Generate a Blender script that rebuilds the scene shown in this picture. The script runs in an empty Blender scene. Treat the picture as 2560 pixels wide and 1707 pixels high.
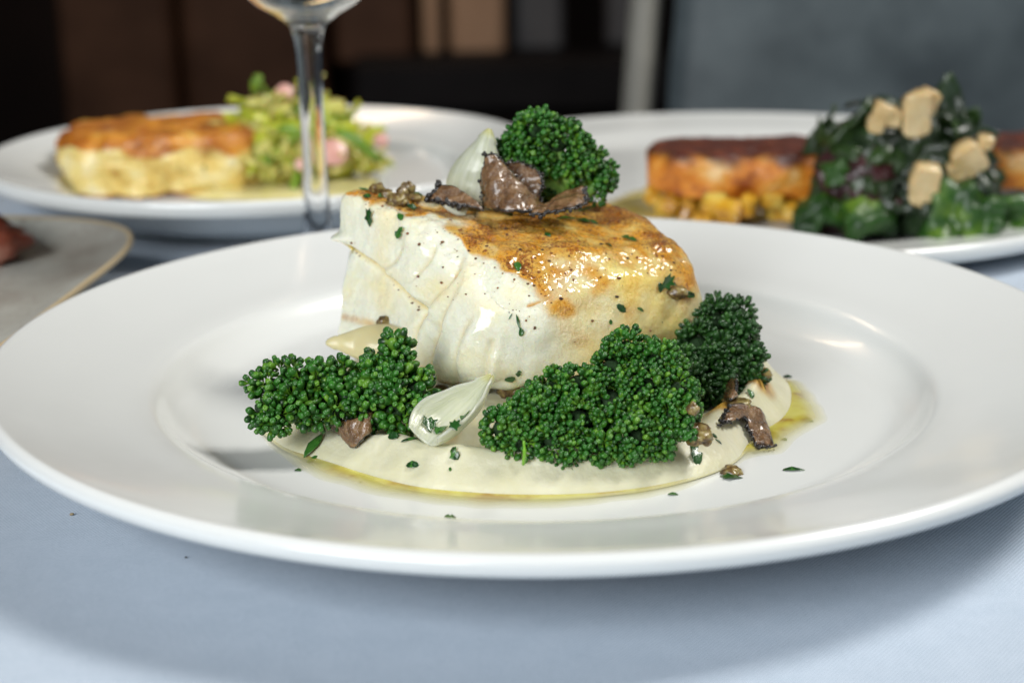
import bpy, math, random
import numpy as np
from mathutils import Vector, Matrix, noise as mn
from mathutils.bvhtree import BVHTree
R = math.radians
rng = np.random.default_rng(7)
random.seed(7)
S = bpy.context.scene
COL = S.collection

# ------------------------------------------------------------------ camera
FPX, PIT, ROLL = 4000.0, R(16.92), R(-0.84)          # focal length in px of a 2560 px wide frame
CAM = np.array([-.0085, -.4266, .1549])
cd = bpy.data.cameras.new('camera'); cam = bpy.data.objects.new('camera', cd); COL.objects.link(cam)
cd.sensor_width = 36; cd.lens = FPX * 36 / 2560; cd.clip_start = .01; cd.clip_end = 50
cam.matrix_world = Matrix.Translation(CAM) @ Matrix.Rotation(R(90) - PIT, 4, 'X') @ Matrix.Rotation(ROLL, 4, 'Z')
cd.dof.use_dof = True; cd.dof.focus_distance = .403; cd.dof.aperture_fstop = 9.8; cd.dof.aperture_blades = 9
S.camera = cam

# ------------------------------------------------------------------ world, lamps, exposure
W = bpy.data.worlds.new('World'); S.world = W; W.use_nodes = True
W.node_tree.nodes['Background'].inputs[0].default_value = (.55, .68, .9, 1)
W.node_tree.nodes['Background'].inputs[1].default_value = .035
def lamp(name, loc, target, size, power, color, size_y=None):
    l = bpy.data.lights.new(name, 'AREA'); l.energy = power; l.color = color
    l.shape = 'RECTANGLE'; l.size = size; l.size_y = size_y or size
    o = bpy.data.objects.new(name, l); COL.objects.link(o); o.location = loc
    o.rotation_euler = (Vector(target) - Vector(loc)).to_track_quat('-Z', 'Y').to_euler()
    return o
lamp('window_light', (1.25, .12, 1.72), (0, .05, .02), .58, 41.5, (1, .97, .92))
lamp('front_light', (-.95, -1.55, .92), (0, 0, .03), 1.0, 46.0, (.96, .985, 1))
lamp('added_room_fill', (-.6, 2.0, 1.6), (-.2, 3.2, -.2), .6, 14.0, (1, .74, .5))  # unseen warm lamp, added to brighten the panels at the back
S.view_settings.view_transform = 'Standard'; S.view_settings.look = 'None'
S.view_settings.exposure = 0; S.view_settings.gamma = 1
S.render.engine = 'CYCLES'
S.cycles.use_denoising = True
S.cycles.max_bounces = 10; S.cycles.transparent_max_bounces = 12
S.cycles.caustics_reflective = False
S.cycles.sample_clamp_indirect = 6
S.render.film_transparent = False

# ------------------------------------------------------------------ picture point -> place
K = 2560 / 2352
def ray(vx, vy):
    px, py = vx * K - 1280, vy * K - 853.5
    c, s = math.cos(ROLL), math.sin(ROLL)
    u, v = (c * px + s * py) / FPX, -(-s * px + c * py) / FPX
    return np.array([u, math.cos(PIT) + v * math.sin(PIT), -math.sin(PIT) + v * math.cos(PIT)])
def onz(vx, vy, z):
    d = ray(vx, vy); return CAM + d * (z - CAM[2]) / d[2]
def ony(vx, vy, y):
    d = ray(vx, vy); return CAM + d * (y - CAM[1]) / d[1]
def project(P):
    q = np.asarray(P) - CAM
    x, y, z = q[:, 0], q[:, 1], q[:, 2]
    zc = y * math.cos(PIT) - z * math.sin(PIT); yc = y * math.sin(PIT) + z * math.cos(PIT)
    u, v = x / zc * FPX, -yc / zc * FPX
    c, s = math.cos(ROLL), math.sin(ROLL)
    return np.c_[1280 + c * u - s * v, 853.5 + s * u + c * v] / K

# ------------------------------------------------------------------ materials
def mat(name, base=(.8, .8, .8), rough=.5, **kw):
    m = bpy.data.materials.new(name); m.use_nodes = True
    b = m.node_tree.nodes['Principled BSDF']
    b.inputs['Base Color'].default_value = (*base, 1); b.inputs['Roughness'].default_value = rough
    for k, v in kw.items():
        i = b.inputs[k.replace('_', ' ')]
        i.default_value = (*v, 1) if isinstance(v, tuple) and len(v) == 3 and i.type == 'RGBA' else v
    return m
class N:
    """node shorthand for one material"""
    def __init__(s, m): s.m = m; s.t = m.node_tree; s.b = s.t.nodes['Principled BSDF']
    def new(s, ty, **kw):
        n = s.t.nodes.new(ty)
        for k, v in kw.items():
            if k.startswith('i_'):
                key = k[2:].replace('_', ' '); s.put(n.inputs[int(key) if key.isdigit() else key], v)
            else: setattr(n, k, v)
        return n
    def put(s, inp, v):
        if isinstance(v, bpy.types.NodeSocket): s.t.links.new(v, inp)
        elif inp.type == 'RGBA' and len(v) == 3: inp.default_value = (*v, 1)
        else: inp.default_value = v
    def coord(s): return s.new('ShaderNodeTexCoord').outputs['Object']
    def noise(s, scale, detail=3, rough=.55, vec=None, dist=0.):
        n = s.new('ShaderNodeTexNoise'); s.put(n.inputs['Vector'], vec or s.coord())
        n.inputs['Scale'].default_value = scale; n.inputs['Detail'].default_value = detail
        n.inputs['Roughness'].default_value = rough; n.inputs['Distortion'].default_value = dist
        return n.outputs['Fac']
    def ramp(s, fac, *stops):
        n = s.new('ShaderNodeValToRGB'); s.put(n.inputs[0], fac)
        e = n.color_ramp.elements
        while len(e) < len(stops): e.new(.5)
        for q, (p, c) in zip(e, stops):
            q.position = p; q.color = (*c, 1) if not isinstance(c, (int, float)) else (c, c, c, 1)
        return n.outputs[0]
    def math(s, op, a, b=None, c=None, clamp=False):
        n = s.new('ShaderNodeMath', operation=op, use_clamp=clamp)
        s.put(n.inputs[0], a)
        if b is not None: s.put(n.inputs[1], b)
        if c is not None: s.put(n.inputs[2], c)
        return n.outputs[0]
    def step(s, x, a, b):
        n = s.new('ShaderNodeMapRange', interpolation_type='SMOOTHSTEP')
        s.put(n.inputs[0], x); s.put(n.inputs[1], a); s.put(n.inputs[2], b); return n.outputs[0]
    def mix(s, f, a, b, blend='MIX'):
        n = s.new('ShaderNodeMix', data_type='RGBA', blend_type=blend)
        s.put(n.inputs[0], f); s.put(n.inputs[6], a); s.put(n.inputs[7], b); return n.outputs[2]
    def attr(s, name): return s.new('ShaderNodeAttribute', attribute_name=name).outputs['Fac']
    def bump(s, h, strength=.3, dist=.001, normal=None):
        n = s.new('ShaderNodeBump'); s.put(n.inputs['Height'], h)
        n.inputs['Strength'].default_value = strength; n.inputs['Distance'].default_value = dist
        if normal: s.put(n.inputs['Normal'], normal)
        return n.outputs[0]
    def base(s, c): s.put(s.b.inputs['Base Color'], c)
    def set(s, **kw):
        for k, v in kw.items(): s.put(s.b.inputs[k.replace('_', ' ')], v)
def noisy(name, stops, scale, rough=.5, detail=4, bump=None, bscale=None, **kw):
    m = mat(name, rough=rough, **kw); n = N(m)
    n.base(n.ramp(n.noise(scale, detail), *stops))
    if bump: n.set(Normal=n.bump(n.noise(bscale or scale * 2, 3), bump))
    return m
SSS = dict(Subsurface_Weight=.5, Subsurface_Radius=(1., .7, .4))

china = mat('china', (.70, .715, .70), .20, Coat_Weight=.3, Coat_Roughness=.06)
_n = N(china); _n.set(Roughness=_n.math('MULTIPLY_ADD', _n.noise(55, 4, .65), .22, .09), Normal=_n.bump(_n.noise(60, 2), .05, .0006))

# cloth: fine twill, threads as relief and faint tone
cloth = mat('cloth', rough=.85, Sheen_Weight=.25); n = N(cloth)
tc = n.coord()
mp = n.new('ShaderNodeMapping', i_Vector=tc); mp.inputs['Rotation'].default_value = (0, 0, R(38))
wv = n.new('ShaderNodeTexWave', bands_direction='X', i_Vector=mp.outputs[0], i_Scale=400., i_Distortion=.7, i_Detail=2., i_Detail_Scale=2.)
mp2 = n.new('ShaderNodeMapping', i_Vector=tc); mp2.inputs['Rotation'].default_value = (0, 0, R(-50))
wv2 = n.new('ShaderNodeTexWave', bands_direction='X', i_Vector=mp2.outputs[0], i_Scale=950., i_Distortion=1.2, i_Detail=2.)
w = n.math('ADD', n.math('MULTIPLY', wv.outputs['Fac'], .7), n.math('MULTIPLY', wv2.outputs['Fac'], .3))
c0 = n.ramp(w, (.2, (.245, .32, .415)), (.8, (.56, .64, .73)))
n.base(n.mix(n.math('MULTIPLY', n.step(n.math('ADD', n.math('MULTIPLY', n.noise(900, 3), .6), n.math('MULTIPLY', n.noise(120, 4, .65), .5)), .42, .68), 1.), c0, n.mix(.14, c0, (.75, .80, .90))))
n.set(Normal=n.bump(w, .5, .0002, n.bump(n.noise(35, 3), .25, .001)))

# ------------------------------------------------------------------ mesh helpers
def obj(name, V, F, m, parent=None, smooth=True, attrs=None):
    me = bpy.data.meshes.new(name); me.from_pydata(np.asarray(V, float).tolist(), [], F if isinstance(F, list) else F.tolist())
    if smooth: me.polygons.foreach_set('use_smooth', [True] * len(me.polygons))
    for k, a in (attrs or {}).items():
        at = me.attributes.new(k, 'FLOAT', 'POINT'); at.data.foreach_set('value', np.asarray(a, np.float32).ravel())
    for q in (m if isinstance(m, (list, tuple)) else [m]): me.materials.append(q)
    me.update()
    o = bpy.data.objects.new(name, me); COL.objects.link(o)
    if parent: o.parent = parent
    return o
def empty(name, loc=(0, 0, 0)):
    o = bpy.data.objects.new(name, None); COL.objects.link(o); o.location = loc; o.empty_display_size = .01; return o
def tag(o, label=None, cat=None, group=None, kind=None):
    if label: o['label'] = label
    if cat: o['category'] = cat
    if group: o['group'] = group
    if kind: o['kind'] = kind
    return o
def quads(n, m, cu=False, cv=False, off=0, flip=False):
    a = np.arange(n if cu else n - 1); b = np.arange(m if cv else m - 1)
    i, j = np.meshgrid(a, b, indexing='ij'); i2, j2 = (i + 1) % n, (j + 1) % m
    q = np.stack([i * m + j, i2 * m + j, i2 * m + j2, i * m + j2], -1).reshape(-1, 4) + off
    return q[:, ::-1] if flip else q
def lathe(profile, seg=128, closed=False, flip=True):
    p = np.array(profile); t = np.linspace(0, 2 * np.pi, seg, endpoint=False)
    P = np.stack([p[:, None, 0] * np.cos(t), p[:, None, 0] * np.sin(t), p[:, None, 1] + 0 * t], -1)
    return P.reshape(-1, 3), quads(len(p), seg, closed, True, flip=flip)
def spline(pts, n):
    """Catmull-Rom through pts, n samples"""
    p = np.array(pts, float); p = np.vstack([2 * p[0] - p[1], p, 2 * p[-1] - p[-2]])
    t = np.linspace(0, len(p) - 3 - 1e-9, n); i = t.astype(int); f = (t - i)[:, None]
    a, b, c, d = p[i], p[i + 1], p[i + 2], p[i + 3]
    return .5 * (2 * b + (c - a) * f + (2 * a - 5 * b + 4 * c - d) * f ** 2 + (3 * b - a - 3 * c + d) * f ** 3)
def unit(v): v = np.asarray(v, float); return v / (np.linalg.norm(v, axis=-1, keepdims=True) + 1e-12)
def tube(path, rad, seg=8):
    p = np.asarray(path, float); r = np.broadcast_to(np.asarray(rad, float), (len(p),))
    t = unit(np.gradient(p, axis=0)); ref = np.array([.31, .2, .93]); s = unit(np.cross(t, ref)); q = np.cross(t, s)
    a = np.linspace(0, 2 * np.pi, seg, endpoint=False)
    P = p[:, None] + r[:, None, None] * (np.cos(a)[None, :, None] * s[:, None] + np.sin(a)[None, :, None] * q[:, None])
    V = np.vstack([P.reshape(-1, 3), p[:1], p[-1:]]); n = len(p)
    F = quads(n, seg, False, True, flip=True).tolist()
    for j in range(seg):
        k = (j + 1) % seg
        F.append([n * seg, k, j][::1]); F.append([n * seg + 1, (n - 1) * seg + j, (n - 1) * seg + k])
    return V, F
def nz(P, scale, seed=0., oct=2):
    o = Vector((seed * 7.1, seed * 3.3, seed * 1.7)); out = np.empty(len(P))
    for i, p in enumerate(np.asarray(P)):
        v = Vector(p) * scale + o; s = mn.noise(v)
        if oct > 1: s += .5 * mn.noise(v * 2.03)
        if oct > 2: s += .25 * mn.noise(v * 4.1)
        out[i] = s
    return out
def shell(P, t):
    """closed sheet of thickness t (n,m or scalar) about the grid P; returns V, F, edge distance attr"""
    n, m, _ = P.shape
    nor = unit(np.cross(np.gradient(P, axis=0), np.gradient(P, axis=1)))
    t = np.broadcast_to(np.asarray(t, float), (n, m))[..., None]
    V = np.vstack([(P + nor * t / 2).reshape(-1, 3), (P - nor * t / 2).reshape(-1, 3)])
    F = quads(n, m).tolist() + quads(n, m, off=n * m, flip=True).tolist()
    loop = [i * m for i in range(n)] + [(n - 1) * m + j for j in range(1, m)] + [i * m + m - 1 for i in range(n - 2, -1, -1)] + [j for j in range(m - 2, 0, -1)]
    for a, b in zip(loop, loop[1:] + loop[:1]): F.append([b, a, a + n * m, b + n * m])
    u = np.linspace(0, 1, n)[:, None]; v = np.linspace(0, 1, m)[None]
    e = np.minimum(np.minimum(u, 1 - u), np.minimum(v, 1 - v)).ravel()
    return V, F, np.r_[e, e]
def blob(center, radii, amp=.15, scale=2.5, seed=0., nu=14, nv=18):
    th = np.linspace(0, np.pi, nu); ph = np.linspace(0, 2 * np.pi, nv, endpoint=False)
    D = np.stack([np.sin(th)[:, None] * np.cos(ph), np.sin(th)[:, None] * np.sin(ph), np.cos(th)[:, None] + 0 * ph], -1).reshape(-1, 3)
    k = 1 + amp * nz(D, scale * .6, seed)
    V = D * k[:, None] * np.array(radii) + np.array(center)
    return V, quads(nu, nv, False, True).tolist()
def join(parts):
    V, F, o = [], [], 0
    for v, f in parts:
        V.append(np.asarray(v)); F += [[i + o for i in q] for q in (f if isinstance(f, list) else f.tolist())]; o += len(v)
    return np.vstack(V), F
def ss(x, a, b):
    t = np.clip((np.asarray(x, float) - a) / (b - a), 0, 1); return t * t * (3 - 2 * t)

# ------------------------------------------------------------------ the room
def box(x0, x1, y0, y1, z0, z1):
    V = np.array([(x, y, z) for x in (x0, x1) for y in (y0, y1) for z in (z0, z1)])
    return V, [[0, 1, 3, 2], [4, 6, 7, 5], [0, 4, 5, 1], [2, 3, 7, 6], [0, 2, 6, 4], [1, 5, 7, 3]]
def rbox(x0, x1, y0, y1, z0, z1, r):
    """bevelled box"""
    V = []
    for x, sx in ((x0, 1), (x1, -1)):
        for y, sy in ((y0, 1), (y1, -1)):
            for z, sz in ((z0, 1), (z1, -1)):
                V += [(x, y + sy * r, z + sz * r), (x + sx * r, y, z + sz * r), (x + sx * r, y + sy * r, z)]
    import bmesh
    bm = bmesh.new()
    for v in V: bm.verts.new(v)
    bmesh.ops.convex_hull(bm, input=bm.verts); bm.verts.index_update()
    v = [tuple(q.co) for q in bm.verts]; f = [[q.index for q in fa.verts] for fa in bm.faces]; bm.free()
    return np.array(v), f
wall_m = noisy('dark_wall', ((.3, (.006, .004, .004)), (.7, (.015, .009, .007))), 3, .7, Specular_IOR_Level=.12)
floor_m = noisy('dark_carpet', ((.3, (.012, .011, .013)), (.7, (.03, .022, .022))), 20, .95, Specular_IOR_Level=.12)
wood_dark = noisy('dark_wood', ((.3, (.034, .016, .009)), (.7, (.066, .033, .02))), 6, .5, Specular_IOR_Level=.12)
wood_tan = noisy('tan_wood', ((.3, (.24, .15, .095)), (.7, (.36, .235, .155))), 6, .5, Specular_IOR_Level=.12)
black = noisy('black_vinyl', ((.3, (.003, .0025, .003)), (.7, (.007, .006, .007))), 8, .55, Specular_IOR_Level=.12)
greyv = noisy('grey_vinyl', ((.3, (.035, .035, .04)), (.7, (.05, .05, .055))), 8, .5)
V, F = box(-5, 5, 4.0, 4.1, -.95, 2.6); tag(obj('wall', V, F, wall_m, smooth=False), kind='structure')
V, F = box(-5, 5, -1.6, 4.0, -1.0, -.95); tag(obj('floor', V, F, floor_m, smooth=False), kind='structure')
def panel(vx0, vx1, vyb, m, label, y=3.2, th=.05, name='wood_panel', cat='panel', grp='wood panels of the dark room'):
    x0, x1 = ony(vx0, vyb, y)[0], ony(vx1, vyb, y)[0]; zb = ony(.5 * (vx0 + vx1), vyb, y)[2]
    V, F = rbox(x0, x1, y, y + th, zb, zb + 1.1, .012)
    return tag(obj(name, V, F, m, smooth=False), label, cat, grp)
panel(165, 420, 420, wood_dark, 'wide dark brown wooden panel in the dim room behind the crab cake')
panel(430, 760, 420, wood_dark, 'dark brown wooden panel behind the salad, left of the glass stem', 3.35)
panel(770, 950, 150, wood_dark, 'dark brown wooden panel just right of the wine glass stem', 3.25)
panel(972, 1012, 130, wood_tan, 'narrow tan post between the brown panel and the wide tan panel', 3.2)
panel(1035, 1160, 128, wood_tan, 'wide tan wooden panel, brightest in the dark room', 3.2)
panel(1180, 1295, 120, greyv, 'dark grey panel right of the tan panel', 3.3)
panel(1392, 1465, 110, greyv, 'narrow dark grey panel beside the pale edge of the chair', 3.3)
t = empty('bench', (-.1, 2.9, -.95)); tag(t, 'long black bench in the shadows behind the plates', 'bench')
for nm, bx in (('seat', (-.26, .75, -.2, .3, .42, .55)), ('backrest', (-.26, .75, .2, .32, .55, .68)), ('base', (-.22, .7, -.14, .28, 0, .42))):
    V, F = rbox(*bx, .02); obj(nm, V, F, black, t, smooth=False)

# chair across the table
lea = mat('grey_leather', rough=.55); n = N(lea)
n.base(n.ramp(n.noise(9, 4, .6), (.34, (.038, .052, .060)), (.66, (.108, .135, .146))))
n.set(Normal=n.bump(n.noise(220, 3), .3, .001))
edge_m = noisy('pale_wood', ((.3, (.20, .195, .17)), (.7, (.27, .26, .225))), 20, .45)
ch = empty('chair', (.33, .80, -.95)); tag(ch, 'chair with a grey leather back and pale wooden edge across the table', 'chair')
bl, tl = ony(1540, 300, .75), ony(1566, 0, .75)
def chair_local(P): return np.asarray(P) - np.array([.33, .80, -.95])
gx = np.linspace(0, 1, 26); gz = np.linspace(0, 1, 26)
P = np.empty((26, 26, 3))
for i, a in enumerate(gx):
    for j, b in enumerate(gz):
        zz = -.45 + .75 * b; xl = bl[0] + (tl[0] - bl[0]) * (zz - bl[2]) / (tl[2] - bl[2]); xr = .62
        puff = .012 * (1 - (2 * a - 1) ** 6) * (1 - (2 * b - 1) ** 6)
        P[i, j] = (xl + (xr - xl) * a, .755 - puff + .06 * (zz + .1), zz)
P += (.003 * nz(P.reshape(-1, 3), 14, 3)[:, None] * np.array([0, 1, 0])).reshape(26, 26, 3)
V, F, _ = shell(P, .05); obj('backrest', chair_local(V), F, lea, ch)
for nm, xa, w in (('frame', -.025, .024), ('frame', .525, .024)):
    pts = []
    for b in np.linspace(0, 1, 10):
        zz = -.95 + 1.25 * b; xl = bl[0] + (tl[0] - bl[0]) * (zz - bl[2]) / (tl[2] - bl[2])
        pts.append((xl + xa * (1 if xa < 0 else 1), .752 + .06 * (zz + .1), zz))
    V, F = tube(pts, .0125, 10); V = np.array(V); obj(nm, chair_local(V), F, edge_m, ch)
V, F = rbox(.1, .6, .30 + .26, .76, -.52, -.44, .02); obj('seat', chair_local(V), F, lea, ch, smooth=False)

# tablecloth over the table
nx, ny = 90, 110
xs = np.linspace(-.75, .75, nx); ys = np.r_[np.linspace(-.7, .468, 90), np.linspace(.476, .488, 5), np.full(15, .49)]
P = np.empty((nx, ny, 3))
for i, x in enumerate(xs):
    for j, y in enumerate(ys):
        z = 0.
        if j >= 90: z = -.0015 * (j - 89) if j < 95 else -.0075 - .02 * (j - 94)
        P[i, j] = (x, y, z)
fl = P.reshape(-1, 3); hang = fl[:, 2] < -.005
fl[:, 1] += hang * .010 * np.sin(fl[:, 0] * 40) * np.clip(-fl[:, 2] * 6, 0, 1)
V, F, _ = shell(fl.reshape(nx, ny, 3) + np.array([0, 0, -.0006]), .0012)
tag(obj('tablecloth', V, F, cloth), 'pale blue-grey woven tablecloth under all the plates', 'tablecloth')
tt = empty('dining_table', (0, -.1, -.95)); tag(tt, 'dining table hidden beneath the blue-grey tablecloth', 'table')
V, F = rbox(-.74, .74, -.59, .575, .915, .946, .004); obj('tabletop', V, F, wood_dark, tt, smooth=False)
for sx in (-.65, .65):
    for sy in (-.5, .45):
        V, F = tube([(sx, sy, 0), (sx, sy, .915)], [.02, .03], 10); obj('leg', V, F, wood_dark, tt)

# ------------------------------------------------------------------ plates
def plate_profile(r, zr, well, zf, lip=.0055):
    zw = zf + (zr - zf) * .48
    top = [(0, zf), (.4 * well, zf), (.72 * well, zf)] + [tuple(q) for q in spline([(.80 * well, zf), (.88 * well, zf + .08 * (zw - zf)), (.945 * well, zf + .45 * (zw - zf)), (.985 * well, zw - .0012), (well * 1.02, zw + .0002), (well * 1.06, zw + .0012)], 22)]
    k = np.linspace(0, 1, 9)[1:-1]
    rim = [(well * 1.06 + (r - .004 - well * 1.06) * a, zw + .0012 + (zr - zw - .0020) * (a ** 1.15)) for a in k]
    lipc = [tuple(q) for q in spline([(r - .004, zr - .0006), (r - .0018, zr), (r - .0002, zr - .0010), (r, zr - lip * .5), (r - .0012, zr - lip * .9), (r - .004, zr - lip * 1.05)], 18)]
    zl = zr - lip * 1.05
    foot = [(r * .86, zl - (zl - .003) * .45), (r * .72, .0055), (well * .86, .0035), (well * .83, .0006), (well * .80, .0004), (well * .77, .0030), (0, .0030)]
    return top + rim + lipc + foot
def plate(name, loc, r, zr, well, zf, label, lip=.0055, seg=160):
    V, F = lathe(plate_profile(r, zr, well, zf, lip), seg, flip=False)
    o = obj(name, V, F, china); o.location = loc; tag(o, label, 'plate', 'white china plates on the tablecloth'); return o
ZF = .0085
main_plate = plate('dinner_plate', (0, 0, 0), .150, .028, .108, ZF, 'large wide-rimmed white plate in front, holding the white fish', .0052, 256)
LP = np.array([-.1215, .306, 0]); RP = np.array([.099, .303, 0])
plate('dinner_plate', LP, .126, .028, .094, .009, 'white plate behind at left, holding the crab cake and salad', .007)
plate('dinner_plate', RP, .168, .0150, .132, .0055, 'wide white plate behind at right, holding the seared cutlet and greens', .007)

# ------------------------------------------------------------------ puree and oil
pur = mat('puree', (.64, .61, .42), .42, Subsurface_Weight=.4, Subsurface_Radius=(1., .8, .45), Subsurface_Scale=.004, Coat_Weight=.15, Coat_Roughness=.14)
n = N(pur); n.base(n.mix(n.step(n.attr('juice'), .15, .85), n.ramp(n.noise(90, 4), (.3, (.565, .545, .36)), (.7, (.65, .63, .47))), n.ramp(n.noise(200, 3), (.4, (.30, .13, .015)), (.6, (.50, .30, .05)))))
n.set(Normal=n.bump(n.noise(420, 4, .6), .22, .0010, n.bump(n.noise(80, 3), .35, .003)))
edge = [(600, 988), (655, 1030), (760, 1068), (880, 1105), (1000, 1128), (1200, 1140), (1400, 1132), (1560, 1105), (1680, 1062), (1745, 1000), (1800, 965), (1822, 925), (1812, 880), (1760, 862)]
E3 = [onz(a, b, ZF + .001)[:2] for a, b in edge]
back = [(.055, .025), (.03, .05), (-.01, .058), (-.045, .045), (-.066, .012)]
ang = np.linspace(0, 2 * np.pi, 240, endpoint=False)
C0 = np.array([-.004, -.008])
pts = np.array(E3 + back + E3[:1]); sp = spline(pts, 1200)
pa = np.arctan2(sp[:, 1] - C0[1], sp[:, 0] - C0[0]); pr = np.hypot(sp[:, 1] - C0[1], sp[:, 0] - C0[0])
o = np.argsort(pa); RR = np.interp((ang + np.pi) % (2 * np.pi) - np.pi, pa[o], pr[o], period=2 * np.pi)
nr = 60; q = np.linspace(0, 1, nr)
P = np.empty((nr, 240, 3))
for j, a in enumerate(ang):
    d = np.array([math.cos(a), math.sin(a)])
    wob = mn.noise(Vector((d[0] * 2.2, d[1] * 2.2, 3.)))
    wob2 = mn.noise(Vector((d[0] * 3.2, d[1] * 3.2, 9.)))
    left = ss(-d[0], .55, .95) * .55                                  # thin smear at the left end
    for i, k in enumerate(q):
        h = .0084 * (1 - .55 * left) * (1 - k ** 7) ** .7
        ridge = .0036 * math.exp(-((k - .87 - .02 * wob) / .055) ** 2) * (1 + .9 * wob2) * (1 - left)
        dip = -.0042 * math.exp(-((k - .72 - .03 * wob) / .09) ** 2)
        x, y = C0 + d * RR[j] * k
        lump = .0006 * mn.noise(Vector((x * 90, y * 90, .5))) + .0005 * mn.noise(Vector((x * 260, y * 260, 1.5)))
        P[i, j] = (x, y, ZF + .0004 + max(0, h + (ridge + dip + lump) * min(1, (1 - k) * 9)))
V = P.reshape(-1, 3); F = quads(nr, 240, False, True)
juice = np.zeros(len(V))
for vx, vy, rr_ in ((1160, 1020, .0055), (1120, 1010, .004), (1010, 985, .005), (1650, 935, .005), (1700, 928, .004), (1735, 880, .006), (1560, 1050, .003), (1720, 1015, .004)):
    juice = np.maximum(juice, np.exp(-((V - onz(vx, vy, .017)) ** 2).sum(1) / rr_ ** 2))
juice = np.clip(juice * (1 + .6 * nz(V, 160, 4)), 0, 1)
puree = obj('puree', V, F, pur, attrs={'juice': juice}); tag(puree, 'pale creamy vegetable puree spread under the fish and broccoli', 'puree')
PV, PF = V, F

oil = mat('oil', (.7, .66, .25), .06, Coat_Weight=.5, Coat_Roughness=.03); n = N(oil)
n.base(n.mix(n.step(n.attr('film'), .1, .8), (.78, .74, .40), n.ramp(n.noise(110, 3), (.40, (.62, .57, .11)), (.54, (.54, .44, .07)), (.64, (.38, .23, .03)))))
n.set(Alpha=n.math('MULTIPLY', n.step(n.attr('film'), -.25, .9), .85))
oe = [(590, 985), (640, 1045), (720, 1092), (850, 1134), (1000, 1160), (1200, 1170), (1400, 1158), (1530, 1136), (1640, 1095), (1740, 1050), (1800, 1040), (1835, 1000), (1895, 968), (1880, 925), (1845, 880), (1790, 868)]
E3 = [onz(a, b, ZF)[:2] for a, b in oe]; pts = np.array(E3 + [(.058, .027), (.03, .052), (-.01, .060), (-.045, .047), (-.068, .012)] + E3[:1]); sp = spline(pts, 1200)
pa = np.arctan2(sp[:, 1] - C0[1], sp[:, 0] - C0[0]); pr = np.hypot(sp[:, 1] - C0[1], sp[:, 0] - C0[0]); o = np.argsort(pa)
RO = np.interp((ang + np.pi) % (2 * np.pi) - np.pi, pa[o], pr[o], period=2 * np.pi)
P = np.empty((14, 240, 3)); film = np.empty((14, 240))
for j, a in enumerate(ang):
    d = np.array([math.cos(a), math.sin(a)]); w_ = 1 + .018 * mn.noise(Vector((d[0] * 9, d[1] * 9, 1.)))
    for i, k in enumerate(np.linspace(.80, 1, 14)):
        x, y = C0 + d * RO[j] * k * (w_ if k > .95 else 1)
        t_ = (1 - k) / .2
        P[i, j] = (x, y, ZF + .00025 + .0011 * min(1, t_ * 2.2) ** .5); film[i, j] = min(1, t_ * 2.0)
oil_o = obj('oil_pool', P.reshape(-1, 3), quads(14, 240, False, True), oil, attrs={'film': film})
tag(oil_o, 'olive yellow oil pooled around the edge of the puree', 'oil')

# ------------------------------------------------------------------ the fish
BF, BL, BR = np.array([-.0125, -.0365, .0180]), np.array([-.0600, .017, .0215]), np.array([.0460, .001, .0245])
BB = BL + BR - BF + np.array([0, -.002, 0])
TF, TL, TR, TB = np.array([-.0080, -.0330, .0535]), np.array([-.0570, .018, .0650]), np.array([.0455, .0015, .0505]), np.array([.026, .050, .0555])
n_ = 170; g = np.linspace(0, 1, n_)
def cubegrid():
    A, B = np.meshgrid(g, g, indexing='ij'); o1, z1 = np.ones_like(A), np.zeros_like(A)
    V, F = [], []
    for k, (U, Vv, Wv, fl) in enumerate(((z1, A, B, 1), (o1, A, B, 0), (A, z1, B, 0), (A, o1, B, 1), (A, B, z1, 1), (A, B, o1, 0))):
        F.append(quads(n_, n_, off=k * n_ * n_, flip=not fl)); V.append(np.stack([U, Vv, Wv], -1).reshape(-1, 3))
    V = np.vstack(V); F = np.vstack(F)
    key = np.round(V * (n_ - 1)).astype(int); key = key[:, 0] * 1000003 + key[:, 1] * 1009 + key[:, 2]
    _, first, inv = np.unique(key, return_index=True, return_inverse=True)
    return V[first], inv.ravel()[F][:, ::-1]
UV, FF = cubegrid()
L = np.array([63., 58., 38.])
u, v, w = UV.T
# corner radius in millimetres: a blunt roll along the front top edge, crisper cut at the left face
r = 2.6 + 11 * ss(w, .3, 1) * ss(1 - v, .45, 1) * (.35 + .65 * ss(u, 0, .35)) + 5.0 * ss(u, .6, 1) * ss(w, .5, 1) * ss(v, 0.1, .5) + 3 * ss(w, .6, 1) * ss(v, .6, 1) * ss(u, .5, 1)
r += 10 * ss(1 - v, .5, 1) * ss(1 - u, .5, 1) + 5 * ss(1 - v, .25, .6) * ss(1 - u, .6, 1) * ss(w, .5, 1)
r = np.minimum(r, 16)
pm = UV * L; qm = np.clip(pm, r[:, None], L - r[:, None]); dd = unit(pm - qm)
X = (qm + r[:, None] * dd) / L
a, b, c = X.T[..., None] if False else (X[:, 0:1], X[:, 1:2], X[:, 2:3])
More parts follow.
